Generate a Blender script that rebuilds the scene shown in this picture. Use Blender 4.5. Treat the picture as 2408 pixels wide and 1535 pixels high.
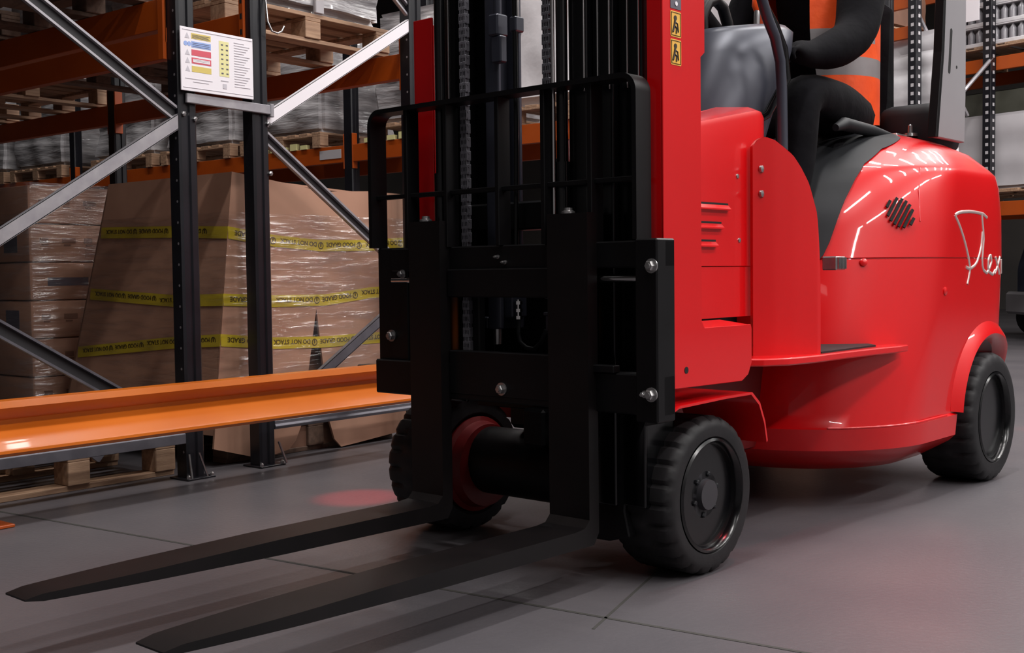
import bpy, bmesh, math, random
from mathutils import Vector, Matrix
R = math.radians
scene = bpy.context.scene
for o in list(bpy.data.objects): bpy.data.objects.remove(o)
COL = scene.collection

# ------------------------------------------------------------------ camera
cam_d = bpy.data.cameras.new('camera'); cam = bpy.data.objects.new('camera', cam_d); COL.objects.link(cam)
F_PX, W_PX, H_PX = 2730.0, 2408.0, 1535.0
cam_d.sensor_fit = 'HORIZONTAL'; cam_d.sensor_width = 36.0
cam_d.lens = 36.0 * F_PX / W_PX
cam_d.clip_start = 0.05; cam_d.clip_end = 200
pitch, roll, yaw = R(2.56), R(0.69), R(38.7)
fw = Vector((math.cos(yaw)*math.cos(pitch), math.sin(yaw)*math.cos(pitch), -math.sin(pitch)))
rt = Vector((math.sin(yaw), -math.cos(yaw), 0)); up = rt.cross(fw)
c, s = math.cos(roll), math.sin(roll)
rt2 = c*rt - s*up; up2 = c*up + s*rt
m3 = Matrix((rt2, up2, -fw)).transposed()
cam.matrix_world = Matrix.Translation((0, 0, 0.866)) @ m3.to_4x4()
scene.camera = cam

# ------------------------------------------------------------------ world, lamps, exposure
world = bpy.data.worlds.new('world'); scene.world = world; world.use_nodes = True
world.node_tree.nodes['Background'].inputs[0].default_value = (0.9, 0.93, 1.0, 1)
world.node_tree.nodes['Background'].inputs[1].default_value = 0.25
def area(name, loc, sx, sy, power, rot=(0, 0, 0), col=(1.0, 0.97, 0.95)):
    d = bpy.data.lights.new(name, 'AREA'); d.shape = 'RECTANGLE'; d.size = sx; d.size_y = sy
    d.energy = power; d.color = col
    o = bpy.data.objects.new(name, d); COL.objects.link(o); o.location = loc; o.rotation_euler = rot
    return o
# long LED battens hanging over the aisles of the warehouse (3 rows, running along X)
LAMP = 200
for k in range(8):
    for y in (-2.6, 1.2):
        area('ceiling_lamp', (5.0+1.5*k, y, 7.4), 0.14, 1.7, LAMP*.47)
for x in (-.5, 2.5, 5.5, 8.5, 11.5):  # unseen lamp row added to brighten the faces towards the camera
    area('ceiling_lamp', (x, -6.0, 6.6), 2.4, 0.2, LAMP*1.0)
for y, p in ((-2.6, 1.0), (1.2, 1.0)):
    for x in (-1.5, 2.0):
        area('ceiling_lamp', (x, y, 7.4), 2.6, 0.22, LAMP*p*(.2 if x < 0 else 1.06))
for y in (4.5, 7.5, 10.5):
    area('ceiling_lamp', (5.8, y, 7.4), 0.22, 2.2, LAMP*0.45)
for y in (6.0, 9.5):
    area('ceiling_lamp', (10.6, y, 7.4), 0.22, 2.2, LAMP*0.4)
scene.view_settings.view_transform = 'Standard'
scene.view_settings.look = 'None'
scene.view_settings.gamma = 1.0
scene.view_settings.exposure = 0.0
scene.view_settings.use_curve_mapping = False

# ------------------------------------------------------------------ materials
def lin(h):
    out = []
    for i in (0, 2, 4):
        v = int(h[i:i+2], 16)/255
        out.append(v/12.92 if v <= .04045 else ((v+.055)/1.055)**2.4)
    return (*out, 1)
MATS = {}
def mat(name, hexc, rough=.5, metal=0.0, coat=0.0, hex2=None, nscale=6.0, bump=0.0, bscale=20.0, spec=.5, rough2=None, stretch=None, trans=0.0, alpha=1.0):
    m = bpy.data.materials.new(name); m.use_nodes = True; MATS[name] = m
    nt = m.node_tree; N = nt.nodes; L = nt.links
    b = N['Principled BSDF']
    b.inputs['Base Color'].default_value = lin(hexc); b.inputs['Roughness'].default_value = rough
    b.inputs['Metallic'].default_value = metal; b.inputs['Coat Weight'].default_value = coat
    b.inputs['Coat Roughness'].default_value = .04; b.inputs['Specular IOR Level'].default_value = spec
    b.inputs['Transmission Weight'].default_value = trans; b.inputs['Alpha'].default_value = alpha
    if hex2 or bump or rough2 is not None:
        tc = N.new('ShaderNodeTexCoord'); mp = N.new('ShaderNodeMapping')
        L.new(tc.outputs['Object'], mp.inputs['Vector'])
        if stretch: mp.inputs['Scale'].default_value = stretch
    if hex2 or rough2 is not None:
        n = N.new('ShaderNodeTexNoise'); n.inputs['Scale'].default_value = nscale; n.inputs['Detail'].default_value = 5
        L.new(mp.outputs['Vector'], n.inputs['Vector'])
        r = N.new('ShaderNodeValToRGB'); r.color_ramp.elements[0].position = .35; r.color_ramp.elements[1].position = .65
        r.color_ramp.elements[0].color = lin(hexc); r.color_ramp.elements[1].color = lin(hex2 or hexc)
        L.new(n.outputs['Fac'], r.inputs['Fac']); L.new(r.outputs['Color'], b.inputs['Base Color'])
        if rough2 is not None:
            q = N.new('ShaderNodeMapRange'); q.inputs['To Min'].default_value = rough; q.inputs['To Max'].default_value = rough2
            L.new(n.outputs['Fac'], q.inputs['Value']); L.new(q.outputs['Result'], b.inputs['Roughness'])
    if bump:
        n2 = N.new('ShaderNodeTexNoise'); n2.inputs['Scale'].default_value = bscale; n2.inputs['Detail'].default_value = 4
        L.new(mp.outputs['Vector'], n2.inputs['Vector'])
        bp = N.new('ShaderNodeBump'); bp.inputs['Strength'].default_value = bump; bp.inputs['Distance'].default_value = .02
        L.new(n2.outputs['Fac'], bp.inputs['Height']); L.new(bp.outputs['Normal'], b.inputs['Normal'])
    return m
mat('concrete', '504D51', .42, hex2='5B575A', nscale=1.3, bump=.06, bscale=60, rough2=.30)
mat('joint', '34322F', .8)
mat('wall_paint', '3A3634', .8, hex2='45403D', nscale=.7)
mat('wall_light', '858384', .7, hex2='7C7A7B', nscale=.5)
mat('roof', '504C4A', .8, hex2='5A5654', nscale=.5)
mat('red_paint', 'CB070E', .32, coat=.6, spec=.3, hex2='C5060C', nscale=2, bump=.012, bscale=7)
mat('black_paint', '080709', .45, hex2='0D0C0E', nscale=5, spec=.22)
mat('fork_steel', '0B090A', .42, hex2='120E0F', nscale=6, spec=.25)
mat('black_gloss', '070709', .20, spec=.45)
mat('channel_shade', '2A292C', .6)  # dark tone paints the shade inside the open brace channels
mat('rubber', '171618', .62, hex2='1E1C1E', nscale=9, bump=.05, bscale=40, spec=.3)
mat('hub_grey', '2F2E32', .5)
mat('plastic_dark', '17181B', .58, hex2='1C1D21', nscale=7, spec=.25)
mat('plastic_grey', '3C3E49', .36, metal=.25, hex2='363843', nscale=3)
mat('grey_paint', '8B888B', .45, hex2='858285', nscale=3)
mat('steel', 'B4B2B2', .28, metal=.9, hex2='A09E9F', nscale=20)
mat('chrome', 'D8D6D6', .15, metal=1.0)
mat('galvanised', 'A9A6AA', .42, metal=.55, hex2='97949A', nscale=14)
mat('galvanised_dark', '6B6970', .42, metal=.5, hex2='5F5D64', nscale=14)
mat('upright_paint', '121217', .34, hex2='17171D', nscale=8)
mat('orange_paint', 'A8480A', .42, hex2='A04208', nscale=4)
mat('orange_rail', 'C4661C', .30, coat=.2, hex2='BE6018', nscale=3)
mat('cardboard', 'A87F69', .75, hex2='9E7560', nscale=4, bump=.03, bscale=8)
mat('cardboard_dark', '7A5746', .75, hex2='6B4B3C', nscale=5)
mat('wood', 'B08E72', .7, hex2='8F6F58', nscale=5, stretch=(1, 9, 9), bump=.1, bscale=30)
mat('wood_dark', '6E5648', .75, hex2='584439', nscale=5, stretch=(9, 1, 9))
mat('film_load', '737072', .2, hex2='C2BFC1', nscale=2.2, stretch=(.8, .8, 5), bump=1.0, bscale=3.2, spec=.7, coat=.7)  # pale streaks put the highlights of film wrinkles into the colour
mat('film_white', 'E0DDE0', .35, hex2='CFCCCF', nscale=3, bump=.5, bscale=4)
mat('film_brown', '8A6B5C', .25, hex2='A59389', nscale=3, stretch=(1, 1, 5), bump=.7, bscale=5, coat=.5)
mat('white_board', 'E4DFE4', .45)
mat('white_panel', 'B7B3B6', .6, hex2='AEAAAD', nscale=2)
mat('sign_yellow', 'CDB865', .5); mat('sign_pale', 'DAD498', .5); mat('sign_blue', '8FA6DA', .5)
mat('sign_red', 'C9505F', .5); mat('sign_grey', 'BDB9C0', .6); mat('sign_dark', '55525C', .6)
mat('tape_yellow', 'B9A32C', .35, hex2='AD972A', nscale=5); mat('tape_ink', '4A3A0C', .5)
mat('label_yellow', 'E8B24C', .4); mat('label_ink', '201408', .5); mat('logo_silver', 'C9B2AE', .3, metal=.4)
mat('vest_orange', 'FF5A12', .6, hex2='F04E0A', nscale=9, bump=.25, bscale=12); mat('vest_silver', '9A9596', .35, hex2='8B8788', nscale=8)
mat('cloth_black', '09080B', .9, hex2='0E0D11', nscale=10, bump=.35, bscale=9, spec=.1)
mat('skin', 'B07E66', .55); mat('hair', '1C1410', .6); mat('eye', '15110F', .3); mat('lip', '8A4B45', .5)
mat('bottle_pack', '77747A', .3, hex2='8E8B90', nscale=8, coat=.3)
mat('denim', '353948', .5, hex2='2C303E', nscale=4)
mat('olive', '4A4A40', .6, hex2='3D3D34', nscale=3)
mat('dark_hole', '060506', .9)
mat('red_shaded', '6E070A', .5)  # red truck paint with the shade under the truck put into its colour
mat('lens_red', 'FF2020', .3)
def film(name):
    m = bpy.data.materials.new(name); m.use_nodes = True; MATS[name] = m
    N = m.node_tree.nodes; L = m.node_tree.links
    out = N['Material Output']; N.remove(N['Principled BSDF'])
    tr = N.new('ShaderNodeBsdfTransparent'); gl = N.new('ShaderNodeBsdfGlossy'); gl.inputs['Roughness'].default_value = .16
    gl.inputs['Color'].default_value = (.9, .9, .9, 1)
    mx = N.new('ShaderNodeMixShader'); tc = N.new('ShaderNodeTexCoord'); mp = N.new('ShaderNodeMapping')
    mp.inputs['Scale'].default_value = (1.2, 1.2, 9)
    n = N.new('ShaderNodeTexNoise'); n.inputs['Scale'].default_value = 3.5; n.inputs['Detail'].default_value = 6
    r = N.new('ShaderNodeMapRange'); r.inputs['From Min'].default_value = .42; r.inputs['From Max'].default_value = .75
    r.inputs['To Min'].default_value = .06; r.inputs['To Max'].default_value = .38
    bp = N.new('ShaderNodeBump'); bp.inputs['Strength'].default_value = .6; bp.inputs['Distance'].default_value = .03
    L.new(tc.outputs['Object'], mp.inputs['Vector']); L.new(mp.outputs['Vector'], n.inputs['Vector'])
    L.new(n.outputs['Fac'], r.inputs['Value']); L.new(r.outputs['Result'], mx.inputs['Fac'])
    L.new(n.outputs['Fac'], bp.inputs['Height']); L.new(bp.outputs['Normal'], gl.inputs['Normal'])
    L.new(tr.outputs[0], mx.inputs[1]); L.new(gl.outputs[0], mx.inputs[2]); L.new(mx.outputs[0], out.inputs['Surface'])
film('stretch_film')

# ------------------------------------------------------------------ mesh builder
class B:
    def __init__(self): self.bm = bmesh.new()
    def _fin(self, faces, m):
        for f in faces: f.material_index = m
    def box(self, x0, x1, y0, y1, z0, z1, bev=0, m=0, M=None, seg=1):
        if x0 > x1: x0, x1 = x1, x0
        if y0 > y1: y0, y1 = y1, y0
        if z0 > z1: z0, z1 = z1, z0
        t = bmesh.new()
        bmesh.ops.create_cube(t, size=1)
        for v in t.verts: v.co = Vector(((x0+x1)/2+v.co.x*(x1-x0), (y0+y1)/2+v.co.y*(y1-y0), (z0+z1)/2+v.co.z*(z1-z0)))
        if bev: bmesh.ops.bevel(t, geom=list(t.edges), offset=min(bev, .45*min(x1-x0, y1-y0, z1-z0)), segments=seg, affect='EDGES', profile=.5)
        return self.merge(t, m, M)
    def merge(self, t, m=None, M=None):
        if M is not None: bmesh.ops.transform(t, matrix=M, verts=t.verts)
        vm = {}
        for v in t.verts: vm[v] = self.bm.verts.new(v.co)
        for f in t.faces:
            try:
                g = self.bm.faces.new([vm[v] for v in f.verts]); g.material_index = f.material_index if m is None else m
            except ValueError: pass
        t.free(); return self
    def prism(self, poly, plane, c0, c1, m=0, bev=0, M=None):
        t = bmesh.new()
        def pt(a, b, c): return {'xy': (a, b, c), 'xz': (a, c, b), 'yz': (c, a, b)}[plane]
        v0 = [t.verts.new(pt(a, b, c0)) for a, b in poly]; v1 = [t.verts.new(pt(a, b, c1)) for a, b in poly]
        n = len(poly); t.faces.new(v0); t.faces.new(v1[::-1])
        for i in range(n): t.faces.new((v0[i], v1[i], v1[(i+1) % n], v0[(i+1) % n]))
        bmesh.ops.recalc_face_normals(t, faces=t.faces)
        if bev: bmesh.ops.bevel(t, geom=list(t.edges), offset=bev, segments=1, affect='EDGES')
        return self.merge(t, m, M)
    def loft(self, rings, m=0, caps=True, closed=True, mf=None):
        vs = [[self.bm.verts.new(p) for p in r] for r in rings]; n = len(rings[0]); out = []
        for i in range(len(vs)-1):
            for j in range(n if closed else n-1):
                k = (j+1) % n
                try: f = self.bm.faces.new((vs[i][j], vs[i][k], vs[i+1][k], vs[i+1][j]))
                except ValueError: continue
                f.material_index = mf(i, j) if mf else m; out.append(f)
        if caps and closed:
            for r in (vs[0], vs[-1]):
                try: f = self.bm.faces.new(r); f.material_index = m; out.append(f)
                except ValueError: pass
        bmesh.ops.recalc_face_normals(self.bm, faces=out)
        return self
    def tube(self, pts, r, seg=10, m=0, closed=False, caps=True):
        pts = [Vector(p) for p in pts]; n = len(pts); rings = []
        rr = r if isinstance(r, (list, tuple)) else [r]*n
        prev = None
        for i, p in enumerate(pts):
            a = pts[(i-1) % n] if (closed or i > 0) else p; b = pts[(i+1) % n] if (closed or i < n-1) else p
            t = (b-a).normalized()
            if prev is None:
                u = t.orthogonal().normalized()
            else:
                u = prev - t*prev.dot(t); u.normalize()
            prev = u; v = t.cross(u)
            rings.append([p+rr[i]*(math.cos(2*math.pi*k/seg)*u+math.sin(2*math.pi*k/seg)*v) for k in range(seg)])
        if closed: rings.append(rings[0])
        if closed:
            vs = [[self.bm.verts.new(q) for q in r_] for r_ in rings[:-1]]; vs.append(vs[0]); fs = []
            for i in range(len(vs)-1):
                for j in range(seg):
                    k = (j+1) % seg
                    f = self.bm.faces.new((vs[i][j], vs[i][k], vs[i+1][k], vs[i+1][j])); f.material_index = m; fs.append(f)
            bmesh.ops.recalc_face_normals(self.bm, faces=fs)
            return self
        return self.loft(rings, m, caps)
    def cyl(self, p0, p1, r, seg=20, m=0, r2=None): return self.tube([p0, p1], [r, r if r2 is None else r2], seg, m)
    def lathe(self, prof, cen, axis='y', seg=40, m=0, mf=None, caps=True):
        rings = []; cen = Vector(cen)
        for (r, h) in prof:
            ring = []
            for k in range(seg):
                a = 2*math.pi*k/seg; ca, sa = r*math.cos(a), r*math.sin(a)
                ring.append(cen+Vector({'y': (ca, h, sa), 'x': (h, ca, sa), 'z': (ca, sa, h)}[axis]))
            rings.append(ring)
        return self.loft(rings, m, caps, True, mf)
    def text(self, body, size, M, m=0, ext=.0008, align='LEFT'):
        cu = bpy.data.curves.new('t', 'FONT'); cu.body = body; cu.size = size; cu.extrude = ext; cu.align_x = align; cu.resolution_u = 3; cu.offset = size*.03
        ob = bpy.data.objects.new('t', cu); COL.objects.link(ob)
        dg = bpy.context.evaluated_depsgraph_get(); me = bpy.data.meshes.new_from_object(ob.evaluated_get(dg))
        t = bmesh.new(); t.from_mesh(me)
        bpy.data.objects.remove(ob); bpy.data.curves.remove(cu); bpy.data.meshes.remove(me)
        return self.merge(t, m, M)
    def build(self, name, mats, parent=None, smooth=30, label=None):
        me = bpy.data.meshes.new(name); self.bm.to_mesh(me); self.bm.free()
        for n in ([mats] if isinstance(mats, str) else mats): me.materials.append(MATS[n])
        if smooth:
            me.shade_smooth(); me.set_sharp_from_angle(angle=R(smooth))
        o = bpy.data.objects.new(name, me); COL.objects.link(o)
        if parent is not None: o.parent = parent
        if label: o['label'] = label
        return o
def thing(name, label, cat, loc=(0, 0, 0), rz=0, group=None):
    o = bpy.data.objects.new(name, None); COL.objects.link(o); o.location = loc; o.rotation_euler = (0, 0, rz)
    o.empty_display_size = .1
    return tag(o, label, cat, group)
def tag(o, label, cat, group=None):
    o['label'] = label; o['category'] = cat
    if group: o['group'] = group
    return o
def struct(o): o['kind'] = 'structure'; return o
def kids(o): return [c for c in bpy.data.objects if c.parent == o]
def copy_tree(o, parent=None):
    c_ = o.copy(); COL.objects.link(c_)
    if parent is not None: c_.parent = parent
    for ch in kids(o): copy_tree(ch, c_)
    return c_
def frame(o, x, y=None, z=None):
    "matrix with origin o and columns x, y, z"
    x = Vector(x).normalized(); y = Vector(y).normalized(); z = x.cross(y)
    return Matrix.Translation(o) @ Matrix((x, y, z)).transposed().to_4x4()
rnd = random.Random(7)

# ------------------------------------------------------------------ room shell
b = B(); b.box(-8, 26, -8, 22, -.2, 0); struct(b.build('floor', 'concrete', smooth=0))
b = B(); b.box(-8, 26, -8, 22, 8.5, 8.7); struct(b.build('ceiling', 'roof', smooth=0))
b = B(); b.box(-8, 26, 22, 22.2, 0, 8.5); struct(b.build('wall_far', 'wall_paint', smooth=0))
b = B(); b.box(26, 26.2, -8, 22, 0, 8.5); struct(b.build('wall_right', 'wall_paint', smooth=0))
b = B(); b.box(-8, 26, -8.2, -8, 0, 8.5); struct(b.build('wall_near', 'wall_light', smooth=0))
b = B(); b.box(-8.2, -8, -8, 22, 0, 8.5); struct(b.build('wall_left', 'wall_light', smooth=0))
def strip(name, p, q, w):
    p = Vector((*p, 0)); q = Vector((*q, 0)); d = (q-p).normalized(); n = Vector((-d.y, d.x, 0))*w/2
    b = B(); b.prism([(v.x, v.y) for v in (p+n, q+n, q-n, p-n)], 'xy', .0002, .0010); struct(b.build(name, 'joint', smooth=0))
strip('trim_1', (2.10, 5.0), (2.52, .2), .012)
strip('trim_2', (2.30, 1.60), (3.4, 1.92), .008)
# ================================================================== the red articulated forklift
# local axes: x towards its rear, y towards its far side, z up; origin on the floor under the front axle
TR = thing('forklift', 'red articulated forklift with black mast and lowered forks, carrying a seated driver', 'forklift', (2.93, 2.2, 0), R(-3))

# ---- main body (lofted shell) --------------------------------------------------------------
LV = [(.13,1.06,1.95,.50,.42,.25),(.20,.92,2.14,.622,.50,.30),(.225,.88,2.26,.648,.52,.30),(.305,.86,2.36,.655,.52,.30),(.312,.865,2.36,.643,.51,.30),(.60,.92,2.40,.648,.54,.30),(.905,1.0,2.42,.652,.57,.30),(1.08,1.07,2.42,.650,.57,.30),(1.20,1.16,2.41,.642,.55,.30),(1.25,1.21,2.40,.632,.54,.30),(1.275,1.25,2.385,.612,.52,.30),(1.34,1.36,2.33,.545,.46,.29),(1.39,1.48,2.25,.45,.36,.27),(1.43,1.62,2.13,.32,.24,.2),(1.455,1.78,1.98,.16,.09,.09)]
def lev(z):
    z = max(LV[0][0], min(LV[-1][0], z))
    for a, b_ in zip(LV, LV[1:]):
        if a[0] <= z <= b_[0]:
            t = (z-a[0])/(b_[0]-a[0]); return [u+(v-u)*t for u, v in zip(a, b_)]
def outline(z, t, off=0.0):
    _, f, r, hw, rf, rr = lev(z); f -= off; r += off; hw += off; rf += off; rr += off
    s_ = [hw-rf, math.pi/2*rf, (r-rr)-(f+rf), math.pi/2*rr, hw-rr]; d = t*sum(s_)
    if d <= s_[0]: return f, -d
    d -= s_[0]
    if d <= s_[1]:
        a = d/rf; return f+rf-rf*math.cos(a), -(hw-rf)-rf*math.sin(a)
    d -= s_[1]
    if d <= s_[2]: return f+rf+d, -hw
    d -= s_[2]
    if d <= s_[3]:
        a = d/rr; return r-rr+rr*math.sin(a), -(hw-rr)-rr*math.cos(a)
    d -= s_[3]
    return r, -(hw-rr)+d
def surf(t, z, off=0.0):
    x, y = outline(z, t, off); return Vector((x, y, z))
def ring(z, n=64):
    h = [surf(i/n, z) for i in range(n+1)]
    return h + [Vector((p.x, -p.y, p.z)) for p in h[-2:0:-1]]
zs = [.13, .165, .20, .213, .225, .26, .305, .312, .36, .45, .55, .65, .75, .85, .905]
zs2 = [.905, .9085]
up_ = [.9125, .96, 1.02, 1.08, 1.14, 1.20, 1.23, 1.25, 1.262, 1.275, 1.29, 1.31, 1.34, 1.365, 1.39, 1.41, 1.43, 1.445, 1.455]
b = B(); b.loft([ring(z) for z in zs] + [[Vector((p.x*1+(.006 if p.x < 1.6 else -.006), p.y*.992, z)) for p in ring(z)] for z in (.9065, .9105)] + [ring(z) for z in up_])
body = b.build('body_shell', 'red_paint', TR, smooth=38)
# wheel arches cut through both sides
def cut(o, cutter):
    md = o.modifiers.new('b', 'BOOLEAN'); md.operation = 'DIFFERENCE'; md.solver = 'EXACT'; md.object = cutter
    bpy.context.view_layer.update()
    dg = bpy.context.evaluated_depsgraph_get(); me = bpy.data.meshes.new_from_object(o.evaluated_get(dg))
    o.modifiers.clear(); old = o.data; o.data = me; bpy.data.meshes.remove(old); me.name = o.name
    me.shade_smooth(); me.set_sharp_from_angle(angle=R(38))
    m_ = cutter.data; bpy.data.objects.remove(cutter); bpy.data.meshes.remove(m_)
RWX, RWR = 2.02, .262
for y0, y1 in ((-.9, -.40), (.40, .9)):
    b = B(); pr = [(RWX+.34*math.cos(a), .265+.34*math.sin(a)) for a in [R(x) for x in range(0, 181, 6)]]
    b.prism([(2.7, .265)] + pr + [(1.68, .05), (2.7, .05)], 'xz', y0, y1)
    cut(body, b.build('cutter', 'dark_hole', TR, smooth=0))
for sgn in (-1, 1):
    b = B(); rings = []
    for k in range(41):
        a = R(172-160*k/40); cx, cz = RWX+.335*math.cos(a), .265+.335*math.sin(a)
        w = .024*math.sin(math.pi*min(1, max(0, (k+2)/43)))**.4
        t_ = Vector((math.cos(a), 0, math.sin(a)))
        # follow the side of the body, including its rounded rear corner
        yb = -.648 if cx < 2.12 else -(.348+math.sqrt(max(.02, .30**2-(min(cx, 2.40)-2.12)**2)))
        o_ = Vector((cx, yb, cz))
        pts = [(-.02, .03), (-.012, -.018), (.004, -.030), (w, -.022), (w+.035, .004), (w+.03, .03)]
        rings.append([o_ + t_*p + Vector((0, q, 0)) for p, q in pts])
    if sgn > 0: rings = [[Vector((p.x, -p.y, p.z)) for p in r] for r in rings]
    b.loft(rings); b.build('wheel_arch', 'red_paint', TR, 50)
# dark hood trim in front of the red shell
TB = [(.90, .165), (.923, .172), (.969, .179), (1.126, .195), (1.207, .207), (1.266, .22), (1.332, .263), (1.381, .34), (1.42, .40)]
rings = []
TBI = []
for (za, ta), (zb, tb_) in zip(TB, TB[1:]):
    for i in range(5): TBI.append((za+(zb-za)*i/5, ta+(tb_-ta)*i/5))
TBI.append(TB[-1])
for z, tb in TBI:
    a = [surf(tb*i/24, z, .012) for i in range(25)]
    out_ = [Vector((p.x, -p.y, p.z)) for p in a[:0:-1]] + a
    inn = [Vector((p.x+.03, p.y*.97, p.z)) for p in out_[::-1]]
    rings.append(out_+inn)
b = B(); b.loft(rings); b.build('hood_trim', 'plastic_dark', TR, 40)
# skirt ledge highlight line and raised seam lip
def strip_on(name, pts, wid, off, m, parent=TR, rad=None):
    b = B(); b.tube([surf(t, z, off) for t, z in pts], wid, 6); return b.build(name, m, parent, 60)
strip_on('skirt_bead', [(.20+.27*i/20, .309) for i in range(21)], .004, .003, 'red_paint')
strip_on('shell_crease', [(.329, 1.25), (.327, 1.16), (.334, 1.045)], .0035, .0, 'red_paint')
# vent grille: dark disc with slanted red bars
def tangent(t, z, off):
    p = surf(t, z, off); q = surf(t+.003, z, off); x = (q-p).normalized(); r_ = surf(t, z+.01, off); y = (r_-p); y = (y-x*y.dot(x)).normalized()
    return p, x, y
p, tx, ty = tangent(.292, 1.076, .004)
Mv = frame(p, tx, ty)
b = B()
for k in range(-3, 4):
    u = k*.0185; L_ = math.sqrt(max(0, .058**2-u**2))
    b.box(-L_, L_, u-.0052, u+.0052, -.002, .003, m=0, M=Mv @ Matrix.Rotation(R(52), 4, 'Z'))
b.build('air_vent', 'dark_hole', TR, 0, 'round vent of slanted dark slots')
p, tx, ty = tangent(.424, .784, .0)
b = B(); b.lathe([(.014, -.004), (.016, .003), (.010, .006), (.001, .007)], (0, 0, 0), 'z', 20); o = b.build('plug_cap', 'red_paint', TR); o.matrix_local = frame(p, tx, ty)
p, tx, ty = tangent(.235, .895, .004)
b = B(); b.lathe([(.014, -.004), (.014, .003), (.008, .007), (.001, .008)], (0, 0, 0), 'z', 20); o = b.build('hood_latch', 'red_paint', TR); o.matrix_local = frame(p, tx, ty)
# script lettering sweeping round the rear corner
LG = [[(.437, 1.073), (.452, 1.083), (.469, 1.088), (.50, 1.092), (.523, 1.092), (.548, 1.090), (.569, 1.087), (.588, 1.074)],
      [(.437, 1.075), (.452, 1.052), (.466, 1.027), (.483, .991), (.498, .953), (.511, .915), (.521, .879), (.523, .855), (.521, .837), (.517, .807)],
      [(.504, .875), (.516, .869), (.529, .870), (.543, .880), (.553, .895), (.562, .925), (.568, .955), (.570, 1.015)],
      [(.562, 1.085), (.568, 1.05), (.573, 1.024), (.578, .985), (.577, .945), (.576, .904), (.580, .878), (.587, .861), (.604, .849)],
      [(.604, .849), (.615, .870), (.622, .895), (.617, .921), (.610, .918), (.606, .900), (.607, .872), (.612, .855), (.633, .843), (.642, .86)],
      [(.640, .915), (.655, .875), (.668, .845)], [(.664, .915), (.652, .872), (.642, .845)],
      [(.676, .905), (.682, .870), (.690, .848)]]
b = B()
for st in LG:
    pts = []
    for (t0, z0), (t1, z1) in zip(st, st[1:]):
        for i in range(4): pts.append(surf(t0+(t1-t0)*i/4, z0+(z1-z0)*i/4, -.0035))
    pts.append(surf(*st[-1], -.0035))
    b.tube(pts, .0078, 8)
b.build('lettering', 'logo_silver', TR, 60, 'silver script lettering on the red rear corner')
# pivot spine, step plate, floor
b = B(); b.box(.36, 1.15, -.24, .24, .22, .57, .05, seg=2); b.build('chassis', 'red_shaded', TR)
b = B(); b.cyl((.30, 0, .20), (.30, 0, .92), .11, 28); b.build('steering_pivot', 'black_paint', TR)
b = B(); b.box(.50, 1.0, -.24, .30, .60, .88, .02); b.build('pivot_cover', 'black_paint', TR)
st_ = [(.30, -.46), (.36, -.56), (.44, -.605), (.58, -.625), (.80, -.625), (1.0, -.635), (1.16, -.650), (1.24, -.646), (1.24, -.5), (1.2, .62), (.4, .62), (.30, .5)]
b = B(); b.prism(st_, 'xy', .574, .598, bev=.004); b.build('step_plate', 'red_paint', TR)
b = B(); b.prism([(.66, -.60), (1.08, -.595), (1.16, -.52), (1.0, -.30), (.66, -.30)], 'xy', .598, .604); b.build('step_mat', 'rubber', TR)
b = B(); b.box(.74, 1.06, -.31, .32, .60, .90, .01); b.build('footwell_floor', 'red_paint', TR)
b = B(); b.box(.86, .93, -.555, -.50, .868, .915, .004)
for k in range(6): b.box(.866+k*.011, .870+k*.011, -.560, -.50, .872, .911, M=Matrix.Rotation(0, 4, 'Y'))
b.build('grip_pad', 'steel', TR)

# ---- front cowl and leg shield --------------------------------------------------------------
def rr_poly(x0, x1, y0, y1, r, n=8, r2=None):
    out = []
    for cx, cy, a0, q in ((x0+r, y0+r, 180, r), (x1-(r2 or r), y0+(r2 or r), 270, r2 or r), (x1-(r2 or r), y1-(r2 or r), 0, r2 or r), (x0+r, y1-r, 90, r)):
        for k in range(n+1):
            a = R(a0+90*k/n); out.append((cx+q*math.cos(a), cy+q*math.sin(a)))
    return out
def topz(x): return 1.305 + max(0, min(1, (x-.15)/.25))*.09
cow = []
for k, z in enumerate((.885, .90, 1.15)): cow.append([Vector((x, y, z)) for x, y in rr_poly(.0, .655, -.45, -.06, .05, r2=.13)])
pl_ = rr_poly(.0, .655, -.45, -.06, .05, r2=.13)
cow.append([Vector((x, y, topz(x)-.03)) for x, y in pl_])
cow.append([Vector((x, y, topz(x)-.012)) for x, y in rr_poly(.006, .650, -.444, -.066, .05, r2=.13)])
cow.append([Vector((x, y, topz(x)+.0)) for x, y in rr_poly(.03, .63, -.42, -.08, .05, r2=.12)])
cow.append([Vector((x, y, topz(x)+.012)) for x, y in rr_poly(.12, .56, -.30, -.14, .03, r2=.05)])
b = B(); b.loft(cow); b.build('front_cowl', 'red_paint', TR, 40)
b = B(); b.loft([[Vector((x, y, z)) for x, y in rr_poly(.0, .65, -.447, -.06, .04, r2=.06)] for z in (.725, .735, .872, .882)]); b.build('lower_cowl_panel', 'red_paint', TR, 40)
for z, x1 in ((1.068, .335), (1.010, .295), (.955, .262)):
    b = B(); b.prism([(-.449, z+.006), (-.4495, z-.014), (-.463, z-.012), (-.463, z-.008)], 'yz', .06, x1); b.box(.06, x1, -.4515, -.449, z+.004, z+.010, m=1)
    b.build('louvre', ['red_paint', 'dark_hole'], TR, 0)
for x, z in ((.392, 1.165), (.402, .965)):
    b = B(); b.lathe([(.008, 0), (.007, -.004), (.001, -.005)], (x, -.449, z), 'y', 12); b.build('screw', 'steel', TR)
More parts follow.
